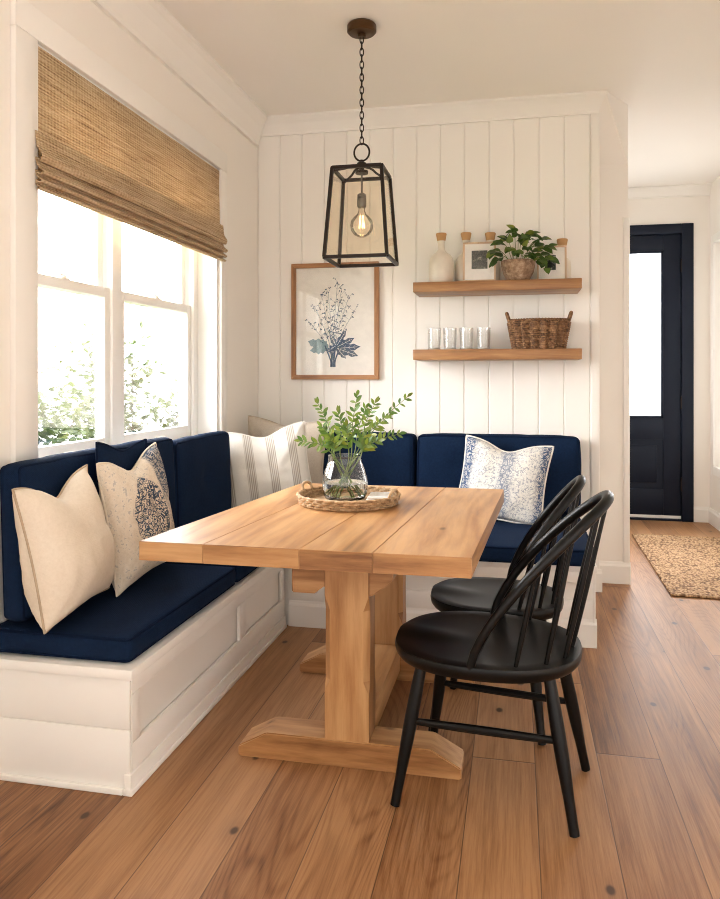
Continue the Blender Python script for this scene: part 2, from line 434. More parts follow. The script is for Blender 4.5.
def lace_mat():
    t = NT('blue_lace_bands'); o = t.obj(); x, y, z = t.sep(o)
    nz = t.noise(o, 80, 4, .7); wob = t.math('MULTIPLY_ADD', t.noise(o, 14, 3), .05, x)
    w = t.math('ADD', wob, -.025)
    bands = t.ramp(t.math('MULTIPLY_ADD', w, 2.0, .5), [(0, (1, 1, 1)), (.14, (1, 1, 1)), (.2, (.12, .12, .12)), (.44, (.1, .1, .1)), (.5, (.8, .8, .8)), (.6, (.75, .75, .75)), (.66, (.1, .1, .1)), (.84, (.12, .12, .12)), (.9, (1, 1, 1))])
    vor = t.n('TexVoronoi', {'Vector': o, 'Scale': 36.0}, feature='DISTANCE_TO_EDGE').outputs['Distance']
    wp = t.math('SINE', t.math('MULTIPLY', t.noise(o, 22, 2, .5, 1.2), 55.0))
    pat = t.math('MAXIMUM', t.step(vor, .09, .04), t.step(wp, .2, .5))
    f = t.math('MULTIPLY', t.n('RGBToBW', {0: bands}).outputs[0], t.math('MULTIPLY_ADD', pat, .65, .35))
    f2 = t.math('MULTIPLY', t.step(nz, .46, .56), .6)
    f = t.math('MAXIMUM', f, t.math('MULTIPLY', f2, pat))
    c = t.mix(f, (.74, .71, .65), (.045, .085, .175))
    return t.bsdf(c, .9, t.bump(nz, .3, .003))
M['lace'] = lace_mat()

def stripe_mat():
    t = NT('taupe_stripe_linen'); o = t.obj(); x, y, z = t.sep(o)
    nz = t.noise(o, 85, 4, .7)
    grp = t.math('MULTIPLY', t.math('SINE', t.math('MULTIPLY', x, 52.0)), 1.0)
    thin = t.math('SINE', t.math('MULTIPLY', x, 640.0))
    f = t.math('MULTIPLY', t.step(grp, .25, .4), t.math('MULTIPLY_ADD', t.step(thin, -.2, .3), .55, .25))
    c = t.mix(f, t.mix(nz, (.70, .66, .60), (.80, .77, .71)), (.30, .25, .20))
    return t.bsdf(c, .9, t.bump(nz, .25, .003))
M['stripe'] = stripe_mat()

def photo_mat():
    t = NT('dark_green_photo_print'); o = t.obj()
    n1 = t.noise(o, 42, 4, .6, .8)
    c = t.ramp(n1, [(.3, (.006, .01, .008)), (.5, (.02, .03, .02)), (.6, (.06, .07, .05)), (.70, (.55, .5, .42))])
    return t.bsdf(c, .4)
M['photo'] = photo_mat()

# ------------------------------------------------------------------ room shell
XL, XR, YB, YD, ZC, YN = -1.62, 1.62, 4.5, 6.8, 2.88, -1.6
WY0, WY1, WZ0, WZ1 = 2.25, 3.86, .90, 2.399       # window opening
XE = .462                                          # free end of the boarded wall
struct(MB().box(XL - .2, XR + .2, YN, YD + .2, -.1, 0).build('floor', M['floor'], smooth=False))
struct(MB().box(XL - .2, XR + .2, YN, YD + .2, ZC, ZC + .1).build('ceiling', M['ceil'], smooth=False))
w = MB()
w.box(XL - .2, XL, YN, WY0, 0, ZC); w.box(XL - .2, XL, WY1, YB + .2, 0, ZC)
w.box(XL - .2, XL, WY0, WY1, 0, WZ0); w.box(XL - .2, XL, WY0, WY1, WZ1, ZC)
struct(w.build('wall_left', M['wall'], smooth=False))
# boarded wall: tongue and groove boards on a core
gx = [.422 - i * .1455 for i in range(15)]
w = MB(); w.box(XL, XE, YB + .008, YB + .19, 0, ZC)
edges = [XE] + gx + [XL]
for a, b in zip(edges, edges[1:]):
    x0, x1 = min(a, b), max(a, b)
    if x1 - x0 < .012: continue
    c = .0045
    w.prism([(x0 + .0012, YB + .0085), (x0 + .0012, YB + c), (x0 + .0012 + c, YB), (x1 - .0012 - c, YB), (x1 - .0012, YB + c), (x1 - .0012, YB + .0085)], 'Z', 0, ZC)
struct(w.build('wall_back', M['plank'], smooth=False))
struct(MB().box(.2, .66, 4.69, YD, 0, ZC).build('wall_hall', M['wall'], smooth=False))
# door wall with opening
DX0, DX1, DZ1 = .36, 1.487, 2.56
w = MB(); w.box(.66, DX0, YD, YD + .2, 0, ZC) if DX0 > .66 else None
w.box(XL - .2, DX0, YD, YD + .2, 0, ZC); w.box(DX1, XR + .2, YD, YD + .2, 0, ZC); w.box(DX0, DX1, YD, YD + .2, DZ1, ZC)
struct(w.build('wall_far', M['wall'], smooth=False))
# right wall with a tall sidelight near the door
SY0, SY1, SZ0, SZ1 = 5.3, 6.62, .5, 2.35
w = MB(); w.box(XR, XR + .2, YN, SY0, 0, ZC); w.box(XR, XR + .2, SY1, YD, 0, ZC)
w.box(XR, XR + .2, SY0, SY1, 0, SZ0); w.box(XR, XR + .2, SY0, SY1, SZ1, ZC)
struct(w.build('wall_right', M['wall'], smooth=False))

# crown mouldings: profile (out, down)
def crown_prof(o, h): return [(0, 0), (o, 0), (o, -h * .12), (o * .82, -h * .2), (o * .55, -h * .42), (o * .3, -h * .72), (o * .2, -h * .86), (o * .2, -h), (0, -h)]
pr = crown_prof(.085, .105)
struct(MB().prism([(YB - a, ZC + b) for a, b in pr], 'X', [XL + a for a, b in pr], [XE + a * .6 for a, b in pr]).build('trim_1', M['trim'], smooth=False))
pr = crown_prof(.10, .17)
struct(MB().prism([(XL + a, ZC + b) for a, b in pr], 'Y', YN, [YB - a for a, b in pr]).build('trim_2', M['trim'], smooth=False))
pr = crown_prof(.07, .09)
struct(MB().prism([(YD - a, ZC + b) for a, b in pr], 'X', .66, XR).build('trim_3', M['trim'], smooth=False))
# sloping soffit between the boarded wall's end and the hall wall
struct(MB().prism([(4.42, ZC), (4.69, ZC), (4.69, 2.525)], 'X', XE, [.50, .66, .66]).build('trim_4', M['wall'], smooth=False))
struct(MB().box(.632, .668, 4.675, 4.69, .13, 2.2, .002).build('trim_5', M['trim']))
struct(MB().box(.428, XE + .012, YB - .012, YB, .0, 2.78, .003).build('trim_6', M['trim']))
# baseboards
def bprof(t, h): return [(0, 0), (t, 0), (t, h * .8), (t * .6, h * .9), (t * .4, h), (0, h)]
pr = bprof(.016, .13)
struct(MB().prism([(4.69 - a, b) for a, b in pr], 'X', XE, .672).build('baseboard_hall', M['trim'], smooth=False))
struct(MB().prism([(YD - a, b) for a, b in pr], 'X', DX1, XR).build('baseboard_far', M['trim'], smooth=False))
struct(MB().prism([(XR - a, b) for a, b in pr], 'Y', YN, YD).build('baseboard_right', M['trim'], smooth=False))
struct(MB().prism([(YB - .012 - a, b) for a, b in pr], 'X', .39, XE + .026).build('baseboard_back', M['trim'], smooth=False))

# ------------------------------------------------------------------ window
wr = sroot('window_1')
XW = XL - .125          # room side of the sashes
m = MB()
cw = .118
m.box(XL, XL + .022, WY0 - cw, WY0, WZ0 - .02, WZ1, .003); m.box(XL, XL + .022, WY1, WY1 + .085, WZ0 - .02, WZ1, .003)
m.box(XL, XL + .022, WY0 - cw, WY1 + .085, WZ1, WZ1 + .105, .003)
m.build('window_casing', M['trim'], wr)
m = MB()
m.box(XL - .2, XL, WY0, WY0 + .018, WZ0, WZ1); m.box(XL - .2, XL, WY1 - .018, WY1, WZ0, WZ1); m.box(XL - .2, XL, WY0, WY1, WZ1 - .018, WZ1)
YM = 2.995
m.box(XW - .07, XW + .012, YM - .04, YM + .04, WZ0, WZ1, .003)
m.box(XW - .07, XW + .014, WY1 - .075, WY1 - .018, WZ0, WZ1, .003); m.box(XW - .07, XW + .014, WY0 + .018, WY0 + .06, WZ0, WZ1, .003)
m.build('window_frame', M['win'], wr)
m = MB(); m.box(XL - .2, XL + .010, WY0 + .002, WY1 - .002, WZ0 - .001, WZ0 + .012, .002)
m.build('window_sill', M['win'], wr)
ZMR = 1.635
for y0, y1 in ((WY0 + .06, YM - .04), (YM + .04, WY1 - .075)):
    for up in (False, True):
        x1 = XW if not up else XW - .035; x0 = x1 - .033
        z0, z1 = (WZ0 + .012, ZMR) if not up else (ZMR - .042, WZ1 - .018)
        st, bot, top = .043, (.07 if not up else .042), (.042 if not up else .05)
        s = MB(); s.box(x0, x1, y0, y0 + st, z0, z1, .003); s.box(x0, x1, y1 - st, y1, z0, z1, .003)
        s.box(x0, x1, y0 + st, y1 - st, z0, z0 + bot, .003); s.box(x0, x1, y0 + st, y1 - st, z1 - top, z1, .003)
        so = s.build('sash', M['win'], wr)
        MB().box((x0 + x1) / 2 - .002, (x0 + x1) / 2 + .002, y0 + st - .004, y1 - st + .004, z0 + bot - .004, z1 - top + .004).build('pane', M['glass'], so, False)
        if not up:
            yc = (y0 + y1) / 2
            l = MB(); l.box(x1 - .03, x1 - .002, yc - .028, yc + .028, z1, z1 + .007, .002); l.lathe([(.0, .012), (.012, .011), (.013, .0)], (x1 - .016, yc, z1 + .006), 12)
            l.box(x1 - .022, x1 - .010, yc - .03, yc + .008, z1 + .012, z1 + .019, .002)
            l.build('sash_lock', M['trim'], so)
            MB().tube(crs([(x1, yc - .03, z0 + .035), (x1 + .018, yc - .022, z0 + .035), (x1 + .018, yc + .022, z0 + .035), (x1, yc + .03, z0 + .035)], 12), .004).build('sash_lift', M['trim'], so)
# roman shade
rs = thing('roman_shade', 'woven tan bamboo roman shade half lowered over the window', 'shade', (XL + .003, WY0, 0))
W = WY1 - WY0
def shade_strip(pts, y0, y1, th=.004, ny=24, sag=0):
    m = MB(); P = crs(pts, max(12, len(pts) * 5)); rows = []
    for p in P:
        rows.append([m.bm.verts.new((p[0] + .003 * mnoise.noise(Vector((y * 4, p[1] * 8, 1))), y, p[1] - sag * (math.sin(math.pi * (y - y0) / (y1 - y0))))) for y in [y0 + (y1 - y0) * i / ny for i in range(ny + 1)]])
    for A, B in zip(rows, rows[1:]):
        for k in range(ny): m.bm.faces.new((A[k], A[k + 1], B[k + 1], B[k]))
    bmesh.ops.recalc_face_normals(m.bm, faces=m.bm.faces)
    bmesh.ops.solidify(m.bm, geom=list(m.bm.faces), thickness=th)
    return m
shade_strip([(.0, 2.388), (.001, 2.3), (.002, 2.2), (.003, 2.1), (.004, 2.0), (.004, 1.893)], .001, W - .001).build('shade_panel', M['shade'], rs)
for i_, (z0_, dz_, dp) in enumerate(((2.085, .105, .050), (1.995, .060, .054), (1.952, .045, .049), (1.920, .036, .043))):
    shade_strip([(.0245, z0_), (.0265, z0_ - dz_ * .2), (dp * .62, z0_ - dz_ * .5), (dp, z0_ - dz_ * .78), (dp * .9, z0_ - dz_ * .97), (dp * .7, z0_ - dz_), (.0255, z0_ - dz_ * .9)], -.020, W + .006, .004).build('fold', M['shade'], rs)
MB().box(-.03, -.002, .01, W - .01, 2.36, 2.388, .003).build('headrail', M['shade'], rs)

# ------------------------------------------------------------------ sidelight window on the right wall
wr2 = sroot('window_2')
m = MB(); a = .07
m.box(XR - .018, XR, SY0 - a, SY0, SZ0 - a, SZ1 + a, .003); m.box(XR - .018, XR, SY1, SY1 + a, SZ0 - a, SZ1 + a, .003)
m.box(XR - .018, XR, SY0, SY1, SZ0 - a, SZ0, .003); m.box(XR - .018, XR, SY0, SY1, SZ1, SZ1 + a, .003)
m.box(XR + .08, XR + .12, SY0, SY0 + .05, SZ0, SZ1); m.box(XR + .08, XR + .12, SY1 - .05, SY1, SZ0, SZ1); m.box(XR + .08, XR + .12, SY0, SY1, SZ0, SZ0 + .05); m.box(XR + .08, XR + .12, SY0, SY1, SZ1 - .05, SZ1)
m.build('window_frame', M['trim'], wr2)
MB().box(XR + .098, XR + .102, SY0 + .05, SY1 - .05, SZ0 + .05, SZ1 - .05).build('pane', M['glass'], wr2, False)

# ------------------------------------------------------------------ door
dr = sroot('door_1')
m = MB(); f = .095
m.box(DX1 - f, DX1, YD - .022, YD + .14, 0, DZ1, .004); m.box(DX0, DX0 + f, YD - .022, YD + .14, 0, DZ1, .004); m.box(DX0 + f, DX1 - f, YD - .022, YD + .14, DZ1 - .085, DZ1, .004)
m.box(DX1 - f - .016, DX1 - f, YD + .03, YD + .07, 0, DZ1 - .085); m.box(DX0 + f, DX1 - f, YD + .05, YD + .07, DZ1 - .10, DZ1 - .085)
m.build('door_frame', M['door'], dr)
lx0, lx1 = DX0 + f + .004, DX1 - f - .004; lz0, lz1 = .045, DZ1 - .09
gx0, gx1, gz0, gz1 = lx0 + .14, lx1 - .14, .885, 2.335
y0, y1 = YD + .0, YD + .045
m = MB()
m.box(lx0, gx0, y0, y1, lz0, lz1, .002); m.box(gx1, lx1, y0, y1, lz0, lz1, .002); m.box(gx0, gx1, y0, y1, gz1, lz1, .002)
m.box(gx0, gx1, y0, y1, .70, gz0, .002); m.box(gx0, gx1, y0, y1, lz0, .27, .002); m.box(gx0, gx1, y0 + .014, y1, .27, .70)
for (a0, a1, b0, b1) in ((gx0, gx1, gz0, gz0 + .022), (gx0, gx1, gz1 - .022, gz1)): m.box(a0, a1, y0 - .008, y0 + .01, b0, b1, .004)
for (a0, a1) in ((gx0, gx0 + .022), (gx1 - .022, gx1)): m.box(a0, a1, y0 - .008, y0 + .01, gz0, gz1, .004)
m.box(gx0 + .05, gx1 - .05, y0 + .004, y0 + .03, .32, .65, .012)
lf = m.build('door_leaf', M['door'], dr)
MB().box(gx0 + .01, gx1 - .01, y0 + .018, y0 + .024, gz0 + .01, gz1 - .01).build('pane', M['doorglass'], lf, False)
for z in (.32, 1.02, 2.2):
    MB().tube([(lx1 + .004, y0 - .012, z - .055), (lx1 + .004, y0 - .012, z + .055)], .009, 10).build('hinge', M['bronze'], lf)
k = MB(); k.lathe([(0, .05), (.022, .048), (.03, .03), (.022, .012), (.012, .008), (.012, 0), (.03, 0), (.03, -.006), (0, -.006)], seg=20).xf(Matrix.Translation((lx0 + .07, y0 - .004, .98)) @ Matrix.Rotation(R(90), 4, 'X')); k.build('door_knob', M['bronze'], lf)
MB().box(DX0 + f, DX1 - f, YD - .015, YD + .12, 0, .018, .003).build('threshold', M['door'], dr)
MB().box(lx0, lx1, YD - .008, YD + .04, .022, .046, .002).build('door_bottom_strip', M['win'], lf)  # white strip across the foot of the door leaf

# ------------------------------------------------------------------ built-in benches
BX, BY0, BYF, BXE = -1.127, 2.02, 3.55, .358       # left bench front, near end; back bench front, right end
ZB = .379
def panel_face_x(m, x, y0, y1, z0, z1, t=.012, stiles=()):
    """raised frame around recessed panels on a face looking +X"""
    ys = [y0] + list(stiles) + [y1]
    m.box(x, x + t, y0, y1, z1 - .055, z1, .0025); m.box(x, x + t, y0, y1, z0, z0 + .085, .0025)
    m.box(x, x + t, y0, y0 + .05, z0 + .085, z1 - .055, .0025); m.box(x, x + t, y1 - .05, y1, z0 + .085, z1 - .055, .0025)
    for s_ in stiles: m.box(x, x + t, s_ - .035, s_ + .035, z0 + .085, z1 - .055, .0025)
def panel_face_y(m, y, x0, x1, z0, z1, t=.012, stiles=()):
    m.box(x0, x1, y - t, y, z1 - .055, z1, .0025); m.box(x0, x1, y - t, y, z0, z0 + .085, .0025)
    m.box(x0, x0 + .05, y - t, y, z0 + .085, z1 - .055, .0025); m.box(x1 - .05, x1, y - t, y, z0 + .085, z1 - .055, .0025)
    for s_ in stiles: m.box(s_ - .035, s_ + .035, y - t, y, z0 + .085, z1 - .055, .0025)
b = thing('built_in_bench', 'white panelled built-in bench along the wall under the window', 'bench', (BX, BY0, 0), group='built-in corner benches')
L = BYF - BY0
MB().box(XL - BX, -.018, .012, L - .020, 0, ZB - .03).build('carcass', M['trim'], b, False)
m = MB(); panel_face_x(m, -.014, .012, L - .022, .06, ZB - .03, .014, (.93,)); m.build('panel_frame', M['trim'], b)
m = MB(); m.box(XL - BX, -.002, .0, .012, .19, ZB - .03, .0025); m.box(XL - BX, -.002, .0, .012, .0, .1895, .0025); m.build('end_panel', M['trim'], b)
m = MB(); m.box(-.018, .006, -.006, L - .024, 0, .06, .002); m.box(-.018, .012, -.012, L - .02, 0, .018, .003); m.build('plinth', M['trim'], b)
MB().box(XL - BX, -.019, -.012, .0, 0, .018, .003).build('shoe_moulding', M['trim'], b)
MB().box(XL - BX, .016, -.020, L - .022, ZB - .032, ZB, .004).build('seat_board', M['trim'], b)
b2 = thing('built_in_bench', 'white panelled built-in bench along the boarded wall behind the table', 'bench', (0, BYF, 0), group='built-in corner benches')
MB().box(XL, BXE - .012, .014, YB - BYF, 0, ZB - .03).build('carcass', M['trim'], b2, False)
m = MB(); panel_face_y(m, .014, BX + .012, BXE - .012, .13, ZB - .03, .012, (-.62, -.12)); m.build('panel_frame', M['trim'], b2)
m = MB(); pr = bprof(.018, .13); m.prism([(.014 - a_, z_) for a_, z_ in pr], 'X', BX + .014, BXE + .006); m.build('plinth', M['trim'], b2, False)
MB().box(BXE - .012, BXE, .002, YB - BYF, 0, ZB - .03, .002).build('end_panel', M['trim'], b2)
MB().box(XL, BXE + .006, -.014, YB - BYF, ZB - .032, ZB, .004).build('seat_board', M['trim'], b2)

def cushion(name, label, x0, x1, y0, y1, z0, z1, r=.022, puff=(.001, .001, .006), wr=.0015, group=None, seed=0, tilt=None, n=(20, 16, 6), pipe_axis='Z', buttons=()):
    c = Vector(((x0 + x1) / 2, (y0 + y1) / 2, z0)); sz = (x1 - x0, y1 - y0, z1 - z0)
    t = thing(name, label, 'cushion', c, tilt or (0, 0, 0), group)
    m = MB().rbox(sz, (0, 0, sz[2] / 2), r, n, puff, wr, seed)
    for v in m.bm.verts:
        for (bu, bz, ax) in buttons:
            d = ((v.co.x if ax == 'Y' else v.co.y) - bu) ** 2 + (v.co.z - bz) ** 2
            dep = .016 * math.exp(-d / .0022) + .012 * math.exp(-d / .02)
            if ax == 'Y' and v.co.y < 0: v.co.y += dep
            if ax == 'X' and v.co.x > 0: v.co.x -= dep
    body = m.build('cushion_body', M['navy'], t, True, 60)
    hx, hy, hz = sz[0] / 2, sz[1] / 2, sz[2]
    k = r * .55
    def loop(a, b_, rr=.018, n_=6):
        pts = []
        for cx, cy, a0 in ((a - rr, b_ - rr, 0), (-a + rr, b_ - rr, 90), (-a + rr, -b_ + rr, 180), (a - rr, -b_ + rr, 270)):
            for i in range(n_ + 1):
                an = R(a0 + 90 * i / n_); pts.append((cx + rr * math.cos(an), cy + rr * math.sin(an)))
        out = []
        for (p, q), (p2, q2) in zip(pts, pts[1:] + pts[:1]):
            dd = math.hypot(p2 - p, q2 - q); s_ = max(1, int(dd / .04))
            for i in range(s_): out.append((p + (p2 - p) * i / s_, q + (q2 - q) * i / s_))
        return out
    inset = r * .29
    for sgn in (0, 1):
        if pipe_axis == 'Z':
            zz = hz - inset if sgn else inset
            pts = [(x, y, zz) for x, y in loop(hx - inset, hy - inset)]
        elif pipe_axis == 'Y':
            yy = -hy + inset if sgn else hy - inset
            pts = [(x, yy, z + hz / 2) for x, z in loop(hx - inset, hz / 2 - inset)]
        else:
            xx = hx - inset if sgn else -hx + inset
            pts = [(xx, y, z + hz / 2) for y, z in loop(hy - inset, hz / 2 - inset)]
        MB().tube(pts, .0055, 6, closed=True).build('piping', M['navypipe'], body)
    return t
SZ0_, SZ1_ = ZB + .0085, .462
cushion('seat_cushion', 'long navy seat cushion at the near end of the window bench', XL + .005, BX - .004, BY0 + .002, 2.896, SZ0_, SZ1_, seed=1, group='navy bench seat cushions', n=(14, 24, 5))
cushion('seat_cushion', 'short navy seat cushion on the window bench in the corner, beside the table', XL + .005, BX - .004, 2.906, 3.462, SZ0_, SZ1_, seed=4, group='navy bench seat cushions', n=(14, 16, 5))
cushion('seat_cushion', 'navy seat cushion of the bench along the boarded wall, behind the chairs', XL + .005, .352, 3.474, YB - .02, SZ0_, SZ1_, seed=8, group='navy bench seat cushions', n=(36, 18, 5))
ZT = .95
cushion('back_cushion', 'long navy back cushion under the window behind the beige and medallion pillows', XL + .048, -1.492, BY0 + .01, 3.098, SZ1_ + .020, .972, .03, (.014, .006, .008), .006, 'navy back cushions', 11, (0, R(-2), 0), (6, 26, 14), 'X', ((.1, .27, 'X'),))
cushion('back_cushion', 'shorter navy back cushion under the far end of the window, left of the striped pillow', XL + .048, -1.492, 3.116, 3.76, SZ1_ + .020, ZT, .03, (.014, .006, .008), .006, 'navy back cushions', 15, (0, R(-2), 0), (6, 20, 14), 'X', ((0, .27, 'X'),))
cushion('back_cushion', 'left navy back cushion on the boarded wall, behind the leafy vase', -1.50, -.584, 4.27, 4.43, SZ1_ + .020, .905, .03, (.006, .018, .008), .006, 'navy back cushions', 21, (R(-4), 0, 0), (24, 6, 14), 'Y', ((.0, .26, 'Y'),))
cushion('back_cushion', 'right navy back cushion on the boarded wall, behind the blue patterned pillow', -.566, .352, 4.27, 4.43, SZ1_ + .020, .905, .03, (.006, .018, .008), .006, 'navy back cushions', 25, (R(-4), 0, 0), (24, 6, 14), 'Y', ((-.2, .26, 'Y'),))

# ------------------------------------------------------------------ throw pillows
def pillow(label, w, h, t, loc, yaw, lean, roll, mat, pmat, chop=.05, seed=0, pipe=.004, pinch=.07, bulge=.5, clamp=()):
    root = thing('throw_pillow', label, 'pillow', loc, (0, 0, 0), 'throw pillows on the benches')
    root.rotation_euler = (Matrix.Rotation(R(yaw), 3, 'Z') @ Matrix.Rotation(R(-lean), 3, 'X') @ Matrix.Rotation(R(roll), 3, 'Y')).to_euler()
    n = 34
    RM = root.rotation_euler.to_matrix(); RI = RM.inverted(); L0 = Vector(loc)
    def P(u, v, s):
        x = u * w / 2 * (1 - pinch * (1 - v * v) ** 1.2); z = v * h / 2 * (1 - pinch * (1 - u * u) ** 1.2)
        th = max(0, (1 - abs(u) ** 2.6) * (1 - abs(v) ** 2.6)) ** bulge
        if v < 0: th *= 1 + .12 * (1 - abs(v + .4))
        dip = chop * math.exp(-(u / .42) ** 2) * max(0, (v + .5) / 1.5) ** 1.8
        z -= dip; th *= 1 - .25 * (dip / max(chop, 1e-6)) if chop else 1
        y = s * t / 2 * th
        wv = Vector((x * 9 + seed, z * 9, s * 3 + seed))
        edge = 1 - max(abs(u), abs(v)) ** 3
        y += s * .010 * min(1, t / .12) * th ** .5 * (mnoise.noise(wv) + .6 * mnoise.noise(wv * 2.3)) * (edge + .3)
        # creases radiating from the corners
        for cu, cv in ((-1, -1), (1, -1), (-1, 1), (1, 1)):
            d = math.hypot(u - cu, v - cv)
            if d < 1: y -= s * .006 * min(1, t / .12) * (1 - d) * th * math.sin(math.atan2(v - cv, u - cu) * 9 + seed)
        q = RM @ Vector((x, y, z + h / 2)) + L0
        for ax, sg, lim in clamp:
            l2 = lim + sg * (.010 if s == 0 else (.002 if (s > 0) == (ax != 2 or True) and s > 0 else .012 + .03 * th))
            if ax == 2: l2 = lim
            if (q[ax] - l2) * sg < 0: q[ax] = l2
        return RI @ (q - L0)
    m = MB(); g = {}
    ts = [-math.cos(math.pi * i / n) * .35 + (-1 + 2 * i / n) * .65 for i in range(n + 1)]
    for s_ in (-1, 1):
        for i in range(n + 1):
            for j in range(n + 1):
                if i in (0, n) or j in (0, n):
                    if (0, i, j) not in g: g[(0, i, j)] = m.bm.verts.new(P(ts[i], ts[j], 0))
                    g[(s_, i, j)] = g[(0, i, j)]
                else: g[(s_, i, j)] = m.bm.verts.new(P(ts[i], ts[j], s_))
        for i in range(n):
            for j in range(n):
                q = [g[(s_, i, j)], g[(s_, i + 1, j)], g[(s_, i + 1, j + 1)], g[(s_, i, j + 1)]]
                m.bm.faces.new(q if s_ < 0 else q[::-1])
    bd = m.build('pillow_cover', mat, root, True, 80)
    ring = [P(ts[i], -1, 0) for i in range(n)] + [P(1, ts[j], 0) for j in range(n)] + [P(ts[n - i], 1, 0) for i in range(n)] + [P(-1, ts[n - j], 0) for j in range(n)]
    MB().tube(ring, pipe, 6, closed=True).build('piping', pmat, root)
    return root
zs = SZ1_ + .008
pillow('plain beige linen pillow with tan piping, nearest the camera on the window bench', .39, .44, .21, (-1.385, 2.16, zs + .026), 92, 11, -4, M['beige'], M['tanpipe'], .06, 1, clamp=((0, 1, -1.470), (2, 1, SZ1_ + .0115)))
pillow('cream pillow with a blue medallion print, second along the window bench', .42, .475, .16, (-1.372, 2.585, zs + .022), 88, 7, -5, M['paisley'], M['beige'], .055, 5, clamp=((0, 1, -1.440), (2, 1, SZ1_ + .0115)))
pillow('navy pillow tucked behind the blue medallion pillow, only its corner showing', .36, .515, .022, (-1.460, 2.535, zs + .02), 90, 0, 3, M['navy'], M['navypipe'], .02, 9, clamp=((2, 1, SZ1_ + .0115),))
pillow('white pillow with taupe stripes in the corner of the benches', .49, .50, .16, (-1.30, 3.87, zs + .01), 22, 12, -7, M['stripe'], M['whitepipe'], .045, 13, clamp=((0, 1, -1.588), (2, 1, SZ1_ + .0115)))
pillow('plain greige pillow behind the striped pillow in the bench corner', .49, .52, .10, (-1.345, 4.155, zs + .012), 2, 5, 3, M['greige'], M['greige'], .03, 17, clamp=((0, 1, -1.600), (1, -1, 4.238), (2, 1, SZ1_ + .0115)))
pillow('blue and white lace patterned pillow at the right end of the wall bench', .48, .45, .17, (-.105, 4.03, zs), -8, 20, 6, M['lace'], M['whitepipe'], .05, 21, .006, clamp=((1, -1, 4.236), (2, 1, SZ1_ + .0115)))

# ------------------------------------------------------------------ table
tb = thing('trestle_table', 'solid oak trestle dining table with thick plank top', 'table', (-.53, 2.64, 0))
ZT1, ZT0 = .752, .695
yf, yb = 2.045, 3.315
fx0, fx1, bx0, bx1 = -1.112, -.119, -.975, -.052     # front and back corners
m = MB(); cuts = [0, .207, .505, .722, 1]
for i in range(4):
    g = .0003
    a, b_ = cuts[i], cuts[i + 1]
    def X(f, c): return (fx0 + (fx1 - fx0) * c if f else bx0 + (bx1 - bx0) * c) + .53
    p = [(X(1, a) + (g if i else 0), yf - 2.64), (X(1, b_) - (g if i < 3 else 0), yf - 2.64), (X(0, b_) - (g if i < 3 else 0), yb - 2.64), (X(0, a) + (g if i else 0), yb - 2.64)]
    m.prism(p, 'Z', ZT0, ZT1, .0013)
tt = m.build('tabletop', M['oak'], tb)
tt.data.materials.append(M['oakx'])
for p_ in tt.data.polygons:
    if abs(p_.normal.y) > .7: p_.material_index = 1
for yy in (2.30, 3.005):
    y0, y1 = yy - 2.64, yy - 2.64 + .125
    xc = 0.0
    m = MB(); m.prism([(-.365, 0), (.365, 0), (.365, .035), (.27, .085), (-.27, .085), (-.365, .035)], 'Y', y0, y1, .004)
    m.build('foot', M['oakx'], tb)
    # post with stopped chamfers
    m = MB(); hw = .073; ch = .018
    def sec(z, c): 
        q = []
        a0, b0 = hw, (y1 - y0 - .01) / 2; yc = (y0 + y1) / 2
        for sx, sy, o in ((1, 1, 0), (-1, 1, 1), (-1, -1, 0), (1, -1, 1)):
            pa = (sx * (a0 - c), yc + sy * b0); pb = (sx * a0, yc + sy * (b0 - c))
            q += ([pb, pa] if not o else [pa, pb])
        return [m.bm.verts.new((x, y, z)) for x, y in q]
    secs = [sec(z, c) for z, c in ((.085, .002), (.235, .002), (.275, ch), (.50, ch), (.545, .002), (ZT0, .002))]
    for A, B in zip(secs, secs[1:]):
        for k_ in range(8): m.bm.faces.new((A[k_], A[(k_ + 1) % 8], B[(k_ + 1) % 8], B[k_]))
    m.bm.faces.new(secs[0][::-1]); m.bm.faces.new(secs[-1])
    m.build('post', M['oakz'], tb, True, 12)
    # bolster under the top
    m = MB(); yc = (y0 + y1) / 2
    m.prism([(-.185, ZT0 - .001), (.15, ZT0 - .001), (.15, .60), (.078, .545), (-.078, .575), (-.105, .545), (-.185, .545)], 'Y', y0 + .012, y1 - .012, .004)
    m.build('bolster', M['oakx'], tb)
MB().box(-.065, .065, 2.425 - 2.64 + .001, 3.005 - 2.64 - .001, .04, .145, .005).build('stretcher', M['oak'], tb)

# ------------------------------------------------------------------ tray, napkin, vase, sprigs
def weave_ring(m, rx, ry, z0, rows, rh, amp, waves, seg=120, flare=0.0, r=.006):
    for i in range(rows):
        z = z0 + rh * (i + .5); ph = math.pi * (i % 2); f = 1 + flare * (i / max(1, rows - 1))
        pts = []
        for k_ in range(seg):
            a = 2 * math.pi * k_ / seg; o = amp * math.sin(waves * a + ph)
            pts.append(((rx * f + o) * math.cos(a), (ry * f + o) * math.sin(a), z))
        m.tube(pts, r, 6, closed=True)
ty = thing('woven_tray', 'round seagrass tray on the oak table holding the glass vase', 'tray', (-.64, 2.82, ZT1 + .0006))
MB().lathe([(0, 0), (.185, 0), (.188, .008), (0, .010)], seg=40).build('tray_base', M['tray'], ty)
m = MB(); weave_ring(m, .186, .186, .0035, 4, .0095, .004, 30, 150, .05, .0062); m.build('tray_rim', M['tray'], ty)
